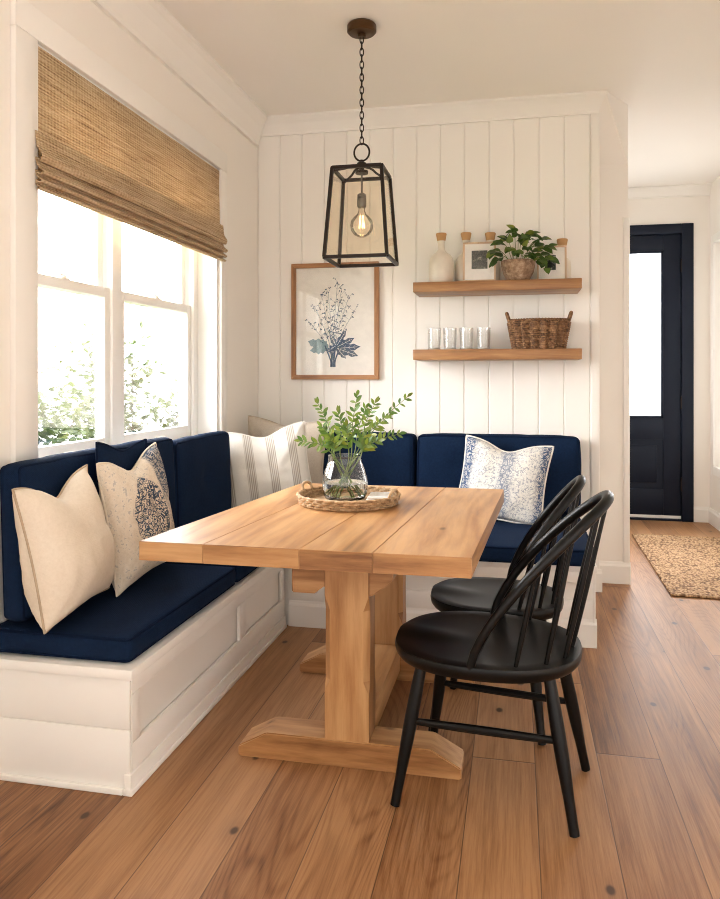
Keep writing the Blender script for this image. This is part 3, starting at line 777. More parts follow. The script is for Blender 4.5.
for a in (160, -20):
    c_, s_ = math.cos(R(a)), math.sin(R(a)); tx, tY = -s_, c_
    MB().tube(crs([(c_ * .193 + tx * .028, s_ * .193 + tY * .028, .03), (c_ * .203 + tx * .026, s_ * .203 + tY * .026, .058), (c_ * .206, s_ * .206, .068), (c_ * .203 - tx * .026, s_ * .203 - tY * .026, .058), (c_ * .193 - tx * .028, s_ * .193 - tY * .028, .03)], 20), .0055, 8).build('handle', M['tray'], ty)
nb = thing('folded_napkin', 'folded white napkin in the tray beside the vase', 'napkin', (-.521, 2.83, ZT1 + .0145), (0, 0, R(4)))
m = MB()
m.rbox((.094, .12, .012), (0, 0, .006), .005, (8, 8, 1), (0, 0, .001), .0012, 2)
nap = m.build('napkin_cloth', M['white'], nb, True, 60)
m = MB(); m.rbox((.088, .125, .010), (.004, .003, .0175), .0045, (8, 8, 1), (0, 0, .001), .0012, 6); m.build('top_fold', M['white'], nb, True, 60)

VX, VY, VZ = -.662, 2.855, ZT1 + .0125
vs = thing('glass_vase', 'clear glass vase half full of water in the woven tray', 'vase', (VX, VY, VZ))
outer = [(0, 0), (.070, 0), (.079, .004), (.086, .018), (.090, .04), (.091, .065), (.087, .09), (.079, .115), (.071, .135), (.0665, .15), (.0655, .162), (.067, .172)]
inner = [(.0645, .172), (.063, .162), (.064, .15), (.0685, .135), (.0765, .115), (.0845, .09), (.0885, .065), (.0875, .04), (.0835, .02), (.075, .010), (0, .010)]
MB().lathe(outer + inner, seg=56).build('vessel', M['vase'], vs, True, 60)
MB().lathe([(0, .0105), (.0745, .0105), (.083, .0205), (.087, .04), (.088, .065), (.0, .066)], seg=56).build('water', M['water'], vs, True, 60)
tips = [(301, 441, -.02), (318, 404, .05), (338, 413, -.05), (357, 396, .03), (375, 403, -.04), (407, 397, .02), (399, 434, -.03), (322, 427, -.07), (366, 408, .09), (389, 416, .06), (330, 440, -.09), (379, 441, -.10), (347, 426, -.08)]
rnd = random.Random(5)
places = ['the lowest leafy sprig, reaching far left of the vase', 'leafy sprig rising highest on the left side of the vase', 'leafy sprig standing just left of the middle of the bouquet', 'tallest leafy sprig in the middle of the bouquet', 'leafy sprig standing just right of the middle of the bouquet', 'longest leafy sprig, reaching up to the far right of the vase', 'low leafy sprig bending out to the right of the vase', 'leafy sprig leaning left in the front of the bouquet', 'leafy sprig at the back of the bouquet near its middle', 'leafy sprig at the back right of the bouquet below the longest one', 'short leafy sprig over the left rim of the vase', 'short leafy sprig drooping over the right rim of the vase', 'short leafy sprig at the front centre of the bouquet']
rgt = Vector((.9785, .206, 0)); fwd = Vector((-.206, .9785, 0))
for k_, ((px, py, dy), lab) in enumerate(zip(tips, places)):
    d = 2.98 + dy
    tip = Vector((0, 0, 1.25)) + rgt * ((px - 360) / 740 * d) + fwd * d + Vector((0, 0, -(py - 376) / 740 * d))
    tip -= Vector((VX, VY, VZ))
    lat = Vector((tip.x, tip.y, 0)); ln = lat.normalized() if lat.length else Vector((1, 0, 0))
    foot = -ln * rnd.uniform(.03, .066) + Vector((rnd.uniform(-.015, .015), rnd.uniform(-.015, .015), .014))
    neck = ln * min(.045, lat.length * .5 + .012) + Vector((0, 0, .155)) + Vector((rnd.uniform(-.01, .01), rnd.uniform(-.01, .01), 0))
    mid = neck.lerp(tip, .5) + Vector((0, 0, .02)) + ln * -.01
    path = crs([foot, neck, mid, tip], 34)
    sp = thing('leafy_sprig', lab, 'sprig', (VX, VY, VZ), group='leafy sprigs in the vase')
    MB().tube(path, lambda t_: .0028 - .0017 * t_, 6).build('stem', M['stem'], sp)
    m = MB()
    i0 = 16
    for i in range(i0, 34, 2):
        p = path[i]; tdir = (path[min(33, i + 1)] - path[i - 1]).normalized()
        side = tdir.cross(Vector((rnd.uniform(-.6, .6), -1, rnd.uniform(-.3, .5)))).normalized()
        sgs = (1, -1) if rnd.random() < .8 else (rnd.choice((1, -1)),)
        for sg in sgs:
            ld = (tdir * rnd.uniform(.5, 1.0) + side * sg * rnd.uniform(.7, 1.1) + Vector((rnd.uniform(-.3, .3), rnd.uniform(-.5, .3), rnd.uniform(-.2, .2)))).normalized()
            Lf = rnd.uniform(.030, .046) * (1.1 - .45 * (i - i0) / 20)
            m.leaf(p, ld, Vector((rnd.uniform(-.4, .4), -1, rnd.uniform(.2, 1.0))), Lf, Lf * rnd.uniform(.34, .44), rnd.uniform(-.1, .3))
    for q in range(2):
        m.leaf(path[33], (path[33] - path[31]).normalized() + Vector((rnd.uniform(-.4, .4), rnd.uniform(-.4, .4), 0)), Vector((0, -1, .5)), .032, .013, .1)
    m.build('foliage', M['leafvase'], sp)

# ------------------------------------------------------------------ windsor chairs
def make_chair(label, loc, yaw, sl, sw, feet, bow_near, hgt, lean, bh=.455):
    """chair faces local -X; sl seat length, sw seat width"""
    ch = thing('windsor_chair', label, 'chair', loc, (0, 0, R(yaw)), 'black windsor chairs')
    zt, zb = .453, .409
    # seat: saddled slab
    n, rings = 64, 12
    def outl(a):
        c_, s_ = math.cos(a), math.sin(a)
        e = .80
        x = sl / 2 * math.copysign(abs(c_) ** e, c_); y = sw / 2 * math.copysign(abs(s_) ** e, s_)
        if c_ > 0: y *= 1 - .10 * c_
        return x, y
    m = MB(); top = []
    for i in range(rings + 1):
        f = i / rings
        if i == 0: top.append([m.bm.verts.new((0, 0, zt - .014))]); continue
        row = []
        for k_ in range(n):
            x, y = outl(2 * math.pi * k_ / n); x *= f; y *= f
            dish = .014 * (1 - f ** 3)
            pom = .008 * math.exp(-(y / .05) ** 2) * (1 if x < -.05 else 0) * min(1, (-x - .05) / .1)
            row.append(m.bm.verts.new((x, y, zt - dish + pom - (.006 if i == rings else 0))))
        top.append(row)
    for f_, z in ((1.012, zt - .016), (1.0, zb + .012), (.965, zb)):
        top.append([m.bm.verts.new((outl(2 * math.pi * k_ / n)[0] * f_, outl(2 * math.pi * k_ / n)[1] * f_, z)) for k_ in range(n)])
    for A, B in zip(top, top[1:]):
        for k_ in range(n):
            k2 = (k_ + 1) % n
            if len(A) == 1: m.bm.faces.new((A[0], B[k_], B[k2]))
            else: m.bm.faces.new((A[k_], B[k_], B[k2], A[k2]))
    m.bm.faces.new(top[-1])
    m.build('seat', M['black'], ch, True, 50)
    tops = []
    for fx, fy in feet:
        tp = Vector((fx * .72, fy * .66, zb + .006)); ft = Vector((fx, fy, .0035)); tops.append((tp, ft))
        pts = [tp.lerp(ft, i / 14) for i in range(15)]
        MB().tube(pts, lambda t_: .0155 + .0045 * math.sin(math.pi * min(1, t_ * 1.25)) - .0035 * max(0, t_ - .6), 14).build('leg', M['black'], ch)
    for a, b_, z in ((0, 1, .235), (2, 3, .222)):
        def at(i, z):
            tp, ft = tops[i]; return tp.lerp(ft, (tp.z - z) / tp.z)
        p, q = at(a, z), at(b_, z)
        MB().tube([p.lerp(q, i / 12) for i in range(13)], lambda t_: .0095 + .003 * math.sin(math.pi * t_), 10).build('stretcher', M['black'], ch)
    # bow
    bx, by = bow_near
    pts = []
    for i in range(49):
        a = math.pi * i / 48
        s_, c_ = math.sin(a), math.cos(a)
        lat = -by * math.copysign(abs(c_) ** .80, c_) * (1 + .06 * s_)
        h = s_ ** .86
        pts.append(Vector((bx + lean * h ** 1.45, lat, zt - .012 + bh * h)))
    MB().tube(pts, lambda t_: .0125 + .0035 * math.sin(math.pi * t_), 12, flat=1.12).build('bow', M['black'], ch)
    ns = 7
    for i in range(ns):
        u = (i - (ns - 1) / 2) / ((ns - 1) / 2)
        a = R(70) * u
        bot = Vector((outl(a)[0] * .90, outl(a)[1] * .90, zt - .012))
        ti = 24 + u * 15
        k0 = int(ti); tp = pts[k0].lerp(pts[min(48, k0 + 1)], ti - k0)
        pp = [bot.lerp(tp, j / 12) for j in range(13)]
        MB().tube(pp, lambda t_: .0062 + .0022 * math.sin(math.pi * min(1, t_ * 1.3)), 10).build('spindle', M['black'], ch)
    return ch
# feet order: near front, near back, far front, far back (chair faces -X, near = -Y)
make_chair('black spindle back windsor chair nearest the camera, pulled out from the table', (-.085, 2.30, 0), -6, .55, .50,
           [(-.24, -.20), (.262, -.19), (-.215, .20), (.285, .175)], (-.015, .238), .9, .365)
make_chair('black spindle back windsor chair farther from the camera, behind the nearer chair', (-.07, 2.78, 0), -4, .475, .43,
           [(-.205, -.20), (.17, -.19), (-.19, .18), (.20, .16)], (.03, .205), .9, .27, .435)

# ------------------------------------------------------------------ pendant lantern
PX, PY = -.700, 3.36
pl = thing('pendant_lantern', 'dark bronze tapered lantern pendant with a round bulb hanging over the table', 'pendant light', (PX, PY, ZC))
MB().lathe([(0, 0), (.062, 0), (.068, -.008), (.068, -.034), (.060, -.042), (.02, -.046), (.02, -.06), (0, -.06)], seg=36).build('ceiling_canopy', M['bronze2'], pl)
zt_, zb_ = 2.192 - ZC, 1.784 - ZC
ht, hb = .113, .143
zc0, zc1 = -.055, zt_ + .135
nl = 17
for i in range(nl):
    zc_ = zc0 - (i + .5) * (zc0 - zc1) / nl; hl = (zc0 - zc1) / nl * .66; pts = []
    for k_ in range(20):
        a = 2 * math.pi * k_ / 20; p = Vector((.0085 * math.cos(a), 0, hl * math.sin(a)))
        pts.append(Matrix.Rotation(R(90 * (i % 2) + 20), 3, 'Z') @ p + Vector((0, 0, zc_)))
    MB().tube(pts, .0026, 6, closed=True).build('chain_link', M['bronze'], pl)
MB().tube([(.036 * math.cos(2 * math.pi * i / 32), 0, zt_ + .095 + .040 * math.sin(2 * math.pi * i / 32)) for i in range(32)], .0045, 8, closed=True).build('hanging_ring', M['bronze'], pl)
m = MB(); m.lathe([(0, .06), (.008, .06), (.01, .05), (.022, .045), (.024, .03), (.012, .024), (.012, .012), (.03, .008), (.03, -.004), (0, -.004)], (0, 0, zt_), 20)
for a in (0, 90, 180, 270):
    c_, s_ = math.cos(R(a + 45)), math.sin(R(a + 45)); rr = ht * math.sqrt(2)
    m.tube(crs([(c_ * .01, s_ * .01, zt_ + .03), (c_ * .055, s_ * .055, zt_ + .026), (c_ * rr * .55, s_ * rr * .55, zt_ + .008), (c_ * rr * .97, s_ * rr * .97, zt_ - .012)], 14), .0055, 8)
m.build('top_bracket', M['bronze'], pl)
fb = MB(); bw = .0155
ct = [Vector((sx * ht, sy * ht, zt_)) for sx, sy in ((-1, -1), (1, -1), (1, 1), (-1, 1))]
cb = [Vector((sx * hb, sy * hb, zb_)) for sx, sy in ((-1, -1), (1, -1), (1, 1), (-1, 1))]
for i in range(4):
    fb.bar(ct[i], ct[(i + 1) % 4], bw, bw, bevel=.0015); fb.bar(cb[i], cb[(i + 1) % 4], bw, bw, bevel=.0015); fb.bar(ct[i], cb[i], bw, bw, (1, 0, 0), .0015)
for i in range(4):
    a_, b_ = ct[i], ct[(i + 1) % 4]; cc, dd = cb[i], cb[(i + 1) % 4]
fb.build('lantern_frame', M['bronze'], pl)
for i in range(4):
    m = MB(); j = (i + 1) % 4
    a_, b_, c_, d_ = [p.copy() for p in (ct[i], ct[j], cb[j], cb[i])]
    nrm = (b_ - a_).cross(d_ - a_).normalized() * .0015
    vs_ = [m.bm.verts.new(p + nrm * s_) for s_ in (-1, 1) for p in (a_, b_, c_, d_)]
    for q in ((3, 2, 1, 0), (4, 5, 6, 7), (0, 1, 5, 4), (1, 2, 6, 5), (2, 3, 7, 6), (3, 0, 4, 7)): m.bm.faces.new([vs_[k_] for k_ in q])
    m.build('glass_pane', M['glassamber'], pl, False)
MB().tube([(0, 0, zt_), (0, 0, zt_ - .10)], .0045, 10).build('stem', M['steel'], pl)
MB().lathe([(0, 0), (.012, 0), (.02, -.006), (.021, -.02), (.019, -.022), (.0215, -.024), (.0215, -.06), (.018, -.066), (0, -.066)], (0, 0, zt_ - .095), 24).build('socket', M['steel'], pl)
bz = zt_ - .158
bl = MB().lathe([(.014, 0), (.015, -.018), (.022, -.034), (.036, -.046), (.0495, -.064), (.0545, -.087), (.0495, -.111), (.034, -.131), (.013, -.140), (0, -.141)], (0, 0, bz), 32).build('bulb', M['glassbulb'], pl, True, 70)
m = MB()
for i in range(6):
    a = 2 * math.pi * i / 6; a2 = a + .5
    m.tube([(.008 * math.cos(a), .008 * math.sin(a), bz - .04), (.014 * math.cos(a2), .014 * math.sin(a2), bz - .10)], .0011, 5)
m.build('filament', M['glow'], bl)
MB().tube([(0, 0, bz + .0), (0, 0, bz - .05)], .004, 8).build('bulb_stem', M['ceramic'], bl)

# ------------------------------------------------------------------ framed botanical print
FX0, FX1, FZ0, FZ1 = -1.385, -.825, 1.228, 1.955
fw_, fh_ = FX1 - FX0, FZ1 - FZ0
ar = thing('framed_print', 'wood framed blue botanical print hanging on the boarded wall left of the shelves', 'picture', (FX0, YB, FZ0))
m = MB(); bt = .028; d0, d1 = -.032, -.001
MB().prism([(0, 0), (bt, bt), (bt, fh_ - bt), (0, fh_)], 'Y', d0, d1, .002).build('frame_stile', M['frame'], ar)
MB().prism([(fw_, 0), (fw_, fh_), (fw_ - bt, fh_ - bt), (fw_ - bt, bt)], 'Y', d0, d1, .002).build('frame_stile', M['frame'], ar)
MB().prism([(0, 0), (fw_, 0), (fw_ - bt, bt), (bt, bt)], 'Y', d0, d1, .002).build('frame_rail', M['framex'], ar)
MB().prism([(0, fh_), (bt, fh_ - bt), (fw_ - bt, fh_ - bt), (fw_, fh_)], 'Y', d0, d1, .002).build('frame_rail', M['framex'], ar)
pp_ = MB().box(bt * .8, fw_ - bt * .8, -.012, -.002, bt * .8, fh_ - bt * .8).build('paper', M['paper'], ar, False)
def flat_leaf(m, x, z, ang, L, W, y, lobes=0):
    n = 18; d = Vector((math.cos(ang), 0, math.sin(ang))); s_ = Vector((-d.z, 0, d.x)); up, dn = [], []
    for i in range(n + 1):
        t_ = i / n; w_ = W / 2 * math.sin(math.pi * t_ ** .8) ** .8 * (1 + (.22 * math.sin(lobes * math.pi * 2 * t_) if lobes else 0))
        c_ = Vector((x, y, z)) + d * L * t_
        up.append(m.bm.verts.new(c_ + s_ * w_)); dn.append(m.bm.verts.new(c_ - s_ * w_))
    for i in range(n):
        try: m.bm.faces.new((dn[i], dn[i + 1], up[i + 1], up[i]))
        except ValueError: pass
ribbon = lambda m, pts, r_: m.tube([(x, -.0124, z) for x, z in pts], r_, 4)
def curve2(pts, n=14): return [(p.x, p.y) for p in crs([(a, b_, 0) for a, b_ in pts], n)]
cx_, cz_ = fw_ * .475, fh_ * .17
m = MB(); rr = random.Random(3)
heads = []
for dx, dz, bend in ((.03, .48, .0), (-.075, .41, -.03), (.10, .385, .03), (-.115, .33, -.04), (.135, .30, .05), (-.14, .225, -.05), (.055, .44, .02), (-.03, .42, -.01)):
    pts = curve2([(cx_, cz_), (cx_ + dx * .25 + bend * .2, cz_ + dz * .45), (cx_ + dx, cz_ + dz)])
    ribbon(m, pts, lambda t_: .0016 - .0008 * t_)
    for i in range(5, 14):
        x, z = pts[i]
        for sg in (-1, 1):
            if rr.random() < .75:
                l_ = rr.uniform(.02, .045); a = math.pi / 2 + sg * rr.uniform(.4, 1.0)
                q = (x + l_ * math.cos(a), z + l_ * math.sin(a)); ribbon(m, [(x, z), q], .0006); heads.append(q)
    heads += [pts[-1]]
for i, (hx, hz) in enumerate(heads):
    for k_ in range(2): flat_leaf(m, hx + rr.uniform(-.006, .006), hz + rr.uniform(-.006, .006), rr.uniform(0, 6.3), rr.uniform(.008, .014), .006, -.0127 - .00002 * i)
m.build('printed_flower_sprays', M['ink'], pp_, False)
m = MB(); yq = -.0129
for i, (a, L_, W_, mt) in enumerate(((160, .14, .07, 3), (188, .12, .055, 1), (150, .09, .05, 3))):
    flat_leaf(m, cx_ - .03, cz_ + .07 + .004 * i, R(a), L_, W_, yq - .0001 * i, 4)
m.build('printed_pale_leaves', M['ink3'], pp_, False)
mb_, mv_ = MB(), MB(); m = MB()
for i, (a, L_, W_) in enumerate(((4, .155, .05), (-20, .15, .046), (27, .13, .042), (-50, .095, .038), (58, .12, .034), (118, .085, .034), (212, .075, .032))):
    x_, z_ = cx_ + .022, cz_ + .07 + .003 * i
    flat_leaf(m if i % 2 == 0 else mb_, x_, z_, R(a), L_, W_, yq - .0004 - .0001 * i, 3)
    dx_, dz_ = math.cos(R(a)), math.sin(R(a)); yv = yq - .0012
    mv_.tube([(x_ + dx_ * L_ * .08, yv, z_ + dz_ * L_ * .08), (x_ + dx_ * L_ * .88, yv, z_ + dz_ * L_ * .88)], .0011, 4)
    for q_ in (.3, .5, .7):
        for sg in (-1, 1):
            aa = R(a) + sg * .75
            mv_.tube([(x_ + dx_ * L_ * q_, yv, z_ + dz_ * L_ * q_), (x_ + dx_ * L_ * q_ + math.cos(aa) * W_ * .38, yv, z_ + dz_ * L_ * q_ + math.sin(aa) * W_ * .38)], .0006, 4)
mb_.build('printed_slate_leaves', M['ink'], pp_, False); mv_.build('printed_leaf_veins', M['paper'], pp_, False)
for dx in (-.016, -.006, .006, .016):
    ribbon(m, curve2([(cx_ + dx * .8, cz_ - .045), (cx_ + dx, cz_), (cx_ + dx * 3.2, cz_ + .09)]), .0045)
m.build('printed_blue_leaves', M['ink2'], pp_, False)
MB().box(bt * .9, fw_ - bt * .9, -.020, -.018, bt * .9, fh_ - bt * .9).build('glass_pane', M['glassart'], ar, False)

# ------------------------------------------------------------------ floating shelves
YS = 4.222
Z1T, Z1B, Z2T, Z2B = 1.788, 1.731, 1.402, 1.342
for zt0, zb0, lab in ((Z1T, Z1B, 'upper floating wooden shelf holding bottles, photo frames and a plant'), (Z2T, Z2B, 'lower floating wooden shelf holding glasses and a basket')):
    o = thing('floating_shelf', lab, 'shelf', (-.579, YS, zb0), group='floating shelves')
    MB().box(0, .933, 0, YB - YS - .001, 0, zt0 - zb0, .003).build('shelf_board', M['shelf'], o)
    for fx in (.2, .73): MB().box(fx - .05, fx + .05, YB - YS - .02, YB - YS - .0005, .012, .042).build('wall_bracket', M['steel'], o)

def bottle(label, x, y, z, r, hb_, hn, rn=.021):
    b_ = thing('stoneware_bottle', label, 'bottle', (x, y, z), group='cork stoppered bottles')
    h = hb_
    MB().lathe([(0, 0), (r * .86, 0), (r * .93, .006), (r, h * .3), (r, h * .6), (r * .93, h * .78), (r * .72, h * .9), (r * .42, h * .98), (rn, h * 1.06), (rn * .92, h + hn * .75), (rn * 1.12, h + hn * .9), (rn * 1.12, h + hn), (rn * .7, h + hn), (rn * .7, h + hn - .02), (0, h + hn - .02)], seg=36).build('bottle_body', M['ceramic'], b_, True, 50)
    MB().lathe([(0, h + hn - .019), (rn * .66, h + hn - .019), (rn * .68, h + hn + .001), (rn * 1.15, h + hn + .001), (rn * 1.5, h + hn + .040), (rn * 1.38, h + hn + .045), (0, h + hn + .045)], seg=24).build('cork_stopper', M['cork'], b_)
bottle('cream stoneware bottle at the left end of the upper shelf', -.428, 4.34, Z1T, .074, .19, .062)
bottle('cream stoneware bottle just behind the left photo frame', -.288, 4.395, Z1T, .066, .185, .075)
bottle('cream bottle mostly hidden behind the left photo frame, only its neck showing', -.148, 4.425, Z1T, .058, .175, .085)
bottle('cream bottle behind the right photo frame at the right end of the upper shelf', .262, 4.437, Z1T, .050, .155, .055)

def photo_frame(label, x, y, z, w_, h_, lean, px0, px1, pz0, pz1, yaw=0):
    p = thing('photo_frame', label, 'photo frame', (x, y, z + .0025), (R(-lean), 0, R(yaw)), 'small photo frames')
    b_ = .011; m = MB()
    m.box(0, w_, 0, .016, 0, b_, .0015); m.box(0, w_, 0, .016, h_ - b_, h_, .0015); m.box(0, b_, 0, .016, b_, h_ - b_, .0015); m.box(w_ - b_, w_, 0, .016, b_, h_ - b_, .0015)
    m.build('frame_moulding', M['palewood'], p)
    mt = MB().box(b_ * .7, w_ - b_ * .7, .006, .013, b_ * .7, h_ - b_ * .7).build('mount', M['paper'], p, False)
    MB().box(px0, px1, .0045, .0065, pz0, pz1).build('photograph', M['photo'], mt, False)
    MB().box(b_ * .8, w_ - b_ * .8, .0022, .0034, b_ * .8, h_ - b_ * .8).build('glass_pane', M['glassart'], p, False)
    m = MB(); m.bar((w_ / 2, .016, h_ * .7), (w_ / 2, .016 + .05, .012), .03, .004); m.build('easel_strut', M['palewood'], p)
    return p
photo_frame('pale photo frame with a small dark picture left of the potted plant', -.300, 4.285, Z1T, .188, .232, 5, .050, .140, .075, .182)
photo_frame('pale photo frame half hidden behind the potted plant leaves', .117, 4.350, Z1T, .165, .205, 3, .045, .105, .065, .15)

# potted plant
pt = thing('potted_plant', 'green leafy plant in a weathered clay bowl on the upper shelf', 'plant', (.012, 4.287, Z1T))
MB().lathe([(0, 0), (.055, 0), (.064, .006), (.085, .045), (.094, .085), (.097, .112), (.090, .114), (.085, .09), (0, .088)], seg=40).build('pot', M['terra'], pt, True, 50)
MB().lathe([(0, .098), (.05, .097), (.086, .092), (.086, .088), (0, .088)], seg=24).build('soil', M['soil'], pt)
rp = random.Random(11)
st_m, lf_m = MB(), MB()
targets = [(-.05, .01, .27), (-.13, -.03, .19), (-.175, -.06, .13), (-.02, -.06, .22), (.06, .0, .24), (.10, -.03, .205), (.155, -.02, .16), (.17, -.03, .09), (.11, -.095, .075), (.03, -.08, .15), (-.08, -.06, .15), (.075, -.07, .13), (-.155, -.055, .085), (.0, .03, .20), (.13, .02, .21), (.145, -.10, .03), (-.1, .02, .22), (.05, -.09, .10), (-.04, -.085, .13), (.09, .03, .17)]
lp = [(0, .25), (.08, .8), (.25, 1), (.45, .92), (.7, .62), (.88, .28), (1, 0)]
for tx, ty_, tz in targets:
    tip = Vector((tx * .92 + .022, min(ty_, .0), tz + .025)); base = Vector((tx * .2, ty_ * .2, .095)); mid = base.lerp(tip, .55) + Vector((0, 0, .035))
    path = crs([base, mid, tip], 12); st_m.tube(path, .0016, 5)
    for i in (6, 9, 11):
        for q in range(2):
            if i == 6 and q: continue
            d = (path[i] - path[i - 1]).normalized() * .6 + Vector((rp.uniform(-1, 1), rp.uniform(-.9, .1), rp.uniform(-.7, .3)))
            L_ = rp.uniform(.036, .062); lf_m.leaf(path[i], d, Vector((rp.uniform(-.3, .3), -.8, 1)), L_, L_ * .82, .2, lp, .1)
for v_ in lf_m.bm.verts: v_.co.y = min(v_.co.y, .050)
st_m.build('plant_stem', M['stem'], pt); lf_m.build('foliage', M['leafpot'], pt)

# tumblers
def tumbler(label, x, parts=None):
    g = thing('glass_tumbler', label, 'glass', (x, 4.34, Z2T), group='glass tumblers on the lower shelf')
    if parts:
        for p in parts:
            c_ = p.copy(); C.objects.link(c_); c_.parent = g
        return parts
    a = MB().lathe([(0, .012), (.031, .012), (.0355, .03), (.0385, .128), (.0405, .128), (.0375, .03), (.0365, .012)], seg=32).build('tumbler_wall', M['glasstumbler'], g, True, 50)
    b_ = MB().lathe([(0, 0), (.035, 0), (.0365, .004), (.0365, .0125), (0, .0125)], seg=32).build('tumbler_base', M['tumblerbase'], g)
    return [a, b_]
pr_ = tumbler('clear glass tumbler at the left end of the row on the lower shelf', -.470)
for x, lab in ((-.378, 'second clear glass tumbler from the left on the lower shelf'), (-.282, 'third clear glass tumbler from the left on the lower shelf'), (-.183, 'clear glass tumbler at the right end of the row, nearest the basket')): tumbler(lab, x, pr_)

# wicker basket
bk = thing('wicker_basket', 'brown oval wicker basket with two handles on the lower shelf', 'basket', (.127, 4.345, Z2T))
m = MB(); m.lathe([(0, 0), (.135, 0), (.14, .01), (0, .012)], seg=40, sy=.66); m.build('basket_base', M['wicker'], bk)
m = MB()
rows = 13
for i in range(rows):
    f = i / (rows - 1); z = .008 + i * .0118; ph = math.pi * (i % 2); rx = .140 + .026 * f; ry = .088 + .022 * f; pts = []
    for k_ in range(160):
        a = 2 * math.pi * k_ / 160; o = .0022 * math.sin(54 * a + ph) + .0075 * math.cos(18 * a)
        pts.append(((rx + o) * math.cos(a), (ry + o) * math.sin(a), z))
    m.tube(pts, .0072, 6, closed=True)
m.build('woven_side', M['wicker'], bk)
m = MB()
for j in range(2):
    pts = []
    for k_ in range(120):
        a = 2 * math.pi * k_ / 120; o = .004 * math.sin(30 * a + math.pi * j)
        pts.append(((.167 + o) * math.cos(a), (.111 + o) * math.sin(a), .163 + .004 * math.cos(30 * a + math.pi * j)))
    m.tube(pts, .006, 6, closed=True)
m.build('rim', M['wicker'], bk)
for sg in (-1, 1):
    MB().tube(crs([(sg * .160, -.032, .150), (sg * .172, -.03, .185), (sg * .178, -.015, .205), (sg * .178, .015, .205), (sg * .172, .03, .185), (sg * .160, .032, .150)], 24), .0105, 8).build('handle', M['wicker'], bk)

# ------------------------------------------------------------------ rug
rg = thing('jute_rug', 'chunky jute rug on the hall floor in front of the navy door', 'rug', (.865, 4.47, 0), (0, 0, R(-1.0)))
m = MB(); m.rbox((.70, 1.64, .012), (.35, .82, .0068), .005, (10, 20, 1)); m.build('rug_body', M['rug'], rg, True, 60)
m = MB()
m.tube([(.0 + .012 * 0, .0 + i * .02, .0085 + .0015 * (i % 2)) for i in range(83)], .0068, 6); m.tube([(i * .02, .0, .0085 + .0015 * (i % 2)) for i in range(36)], .0068, 6)
m.tube([(i * .02, 1.64, .0085 + .0015 * (i % 2)) for i in range(36)], .0068, 6); m.tube([(.70, i * .02, .0085 + .0015 * (i % 2)) for i in range(83)], .0068, 6)
m.build('braided_edge', M['rug'], rg)

# ------------------------------------------------------------------ garden outside the window
struct(MB().box(-14, XL - .2, -4, 16, -.55, -.45).build('ground', M['lawn'], smooth=False))
def shrub(label, x, y, h, rx, seed, nleaf=1500):
    r_ = random.Random(seed); s_ = thing('garden_shrub', label, 'shrub', (x, y, -.45), group='shrubs outside the window')
    m = MB(); lv = MB(); ends = []
    for k_ in range(11):
        a = r_.uniform(0, 6.28); rad = rx * r_.uniform(.2, .95); tz = h * r_.uniform(.6, 1.0)
        tip = Vector((rad * math.cos(a), rad * math.sin(a), tz * (1 - .35 * (rad / rx) ** 2)))
        path = crs([(0, 0, .035), (tip.x * .35, tip.y * .35, tip.z * .5), tip], 14); m.tube(path, lambda t_: .022 * (1 - t_ * .8), 6); ends.append(path)
    m.build('branches', M['bark'], s_)
    for i in range(nleaf):
        p = r_.choice(ends); q = p[r_.randint(6, 13)] + Vector((r_.gauss(0, .14), r_.gauss(0, .14), r_.gauss(0, .13)))
        d = Vector((r_.uniform(-1, 1), r_.uniform(-1, 1), r_.uniform(-.5, .6))); L_ = r_.uniform(.07, .13)
        lv.leaf(q, d, Vector((r_.uniform(-.5, .5), r_.uniform(-.5, .5), 1)), L_, L_ * .5, .2, [(0, .1), (.4, 1), (1, 0)])
    lv.build('foliage', M['leafout'], s_)
shrub('sunlit pale green shrub seen through the left window sash', -3.6, 4.5, 2.2, .8, 1, 3200)
shrub('sunlit pale green shrub seen through the right window sash', -3.5, 6.3, 2.45, 1.0, 2, 3800)

# ------------------------------------------------------------------ world, lights, camera
sc = bpy.context.scene
wd = bpy.data.worlds.new('daylight_and_fill'); sc.world = wd; wd.use_nodes = True
nt = wd.node_tree; nt.nodes.clear()
out = nt.nodes.new('ShaderNodeOutputWorld'); bg = nt.nodes.new('ShaderNodeBackground')
tc = nt.nodes.new('ShaderNodeTexCoord'); sp = nt.nodes.new('ShaderNodeSeparateXYZ')
nt.links.new(tc.outputs['Generated'], sp.inputs[0])
mr = nt.nodes.new('ShaderNodeMapRange'); mr.interpolation_type = 'SMOOTHSTEP'
mx = nt.nodes.new('ShaderNodeMath'); mx.operation = 'MAXIMUM'
ng = nt.nodes.new('ShaderNodeMath'); ng.operation = 'MULTIPLY_ADD'; ng.inputs[1].default_value = -1; ng.inputs[2].default_value = -.35
nt.links.new(sp.outputs[0], ng.inputs[0]); nt.links.new(sp.outputs[1], mx.inputs[0]); nt.links.new(ng.outputs[0], mx.inputs[1])
nt.links.new(mx.outputs[0], mr.inputs[0]); mr.inputs[1].default_value = -.1; mr.inputs[2].default_value = .25
cm = nt.nodes.new('ShaderNodeMixRGB'); cm.inputs[1].default_value = (1.30, 1.26, 1.20, 1); cm.inputs[2].default_value = (17.0, 17.05, 17.1, 1)  # dim warm fill added behind the camera for unseen rooms; bright sky elsewhere
mr2 = nt.nodes.new('ShaderNodeMapRange'); mr2.interpolation_type = 'SMOOTHSTEP'; mr2.inputs[1].default_value = .85; mr2.inputs[2].default_value = .35
mm = nt.nodes.new('ShaderNodeMath'); mm.operation = 'MULTIPLY'
nt.links.new(sp.outputs[0], mr2.inputs[0]); nt.links.new(mr.outputs[0], mm.inputs[0]); nt.links.new(mr2.outputs[0], mm.inputs[1])
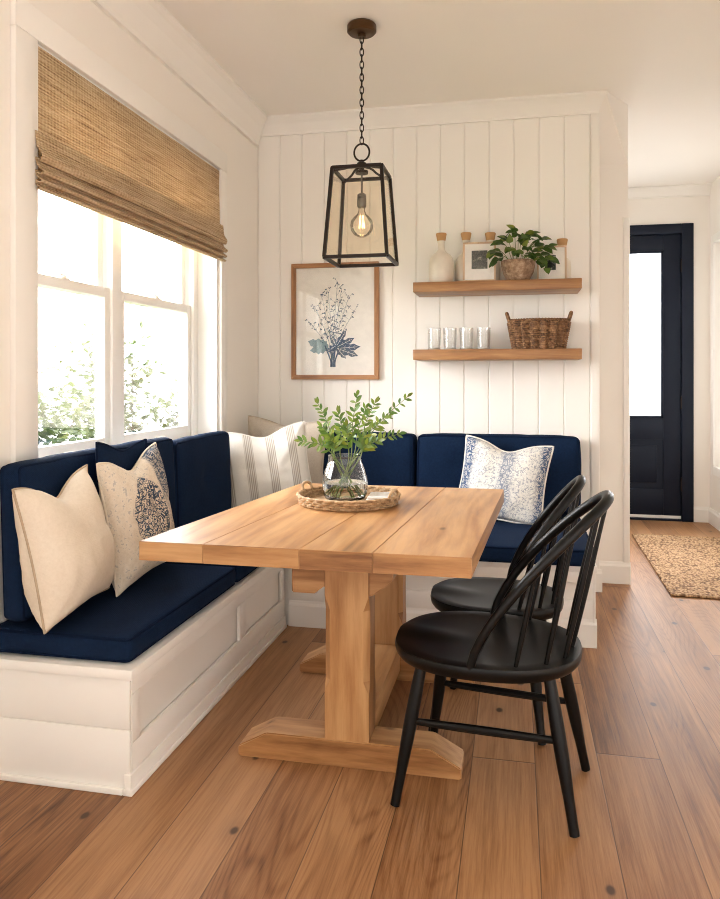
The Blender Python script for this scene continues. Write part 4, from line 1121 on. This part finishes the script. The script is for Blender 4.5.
mr3 = nt.nodes.new('ShaderNodeMapRange'); mr3.interpolation_type = 'SMOOTHSTEP'; mr3.inputs[1].default_value = -.12; mr3.inputs[2].default_value = .06; mr3.inputs[3].default_value = .12
mm2 = nt.nodes.new('ShaderNodeMath'); mm2.operation = 'MULTIPLY'
nt.links.new(sp.outputs[2], mr3.inputs[0]); nt.links.new(mm.outputs[0], mm2.inputs[0]); nt.links.new(mr3.outputs[0], mm2.inputs[1])
nt.links.new(mm2.outputs[0], cm.inputs[0]); nt.links.new(cm.outputs[0], bg.inputs[0]); nt.links.new(bg.outputs[0], out.inputs[0])

def portal(name, loc, rot, sx, sy):
    l = bpy.data.lights.new(name, 'AREA'); l.shape = 'RECTANGLE'; l.size = sx; l.size_y = sy; l.cycles.is_portal = True
    o = bpy.data.objects.new(name, l); C.objects.link(o); o.location = loc; o.rotation_euler = rot; return o
portal('window_portal', (XL - .22, (WY0 + WY1) / 2, (WZ0 + WZ1) / 2), (0, R(-90), 0), WZ1 - WZ0, WY1 - WY0)
portal('sidelight_portal', (XR + .22, (SY0 + SY1) / 2, (SZ0 + SZ1) / 2), (0, R(90), 0), SZ1 - SZ0, SY1 - SY0)
portal('door_portal', ((gx0 + gx1) / 2, YD + .2, (gz0 + gz1) / 2), (R(-90), 0, 0), gx1 - gx0, gz1 - gz0)
portal('room_portal', (0, YN, ZC / 2), (R(90), 0, 0), XR - XL, ZC)

f_px, vx, hy = 740.0, 516.0, 376.0
cam = bpy.data.cameras.new('camera'); co = bpy.data.objects.new('camera', cam); C.objects.link(co)
cam.sensor_fit = 'HORIZONTAL'; cam.sensor_width = 36; cam.lens = f_px / 720 * 36
cam.shift_y = (hy - 449.5) / 720; cam.clip_start = .05
co.location = (0, 0, 1.25); co.rotation_euler = (R(90), 0, math.atan((vx - 360) / f_px))
sc.camera = co
vs = sc.view_settings; sc.display_settings.display_device = 'sRGB'
vs.view_transform = 'Standard'; vs.look = 'None'; vs.gamma = 1; vs.use_curve_mapping = False; vs.exposure = 0.70
cy = sc.cycles; cy.use_denoising = True; cy.denoising_prefilter = 'ACCURATE'; cy.filter_width = 1.0
cy.max_bounces = 14; cy.diffuse_bounces = 6; cy.glossy_bounces = 4; cy.transmission_bounces = 10; cy.transparent_max_bounces = 16
cy.sample_clamp_indirect = 6; cy.caustics_reflective = False
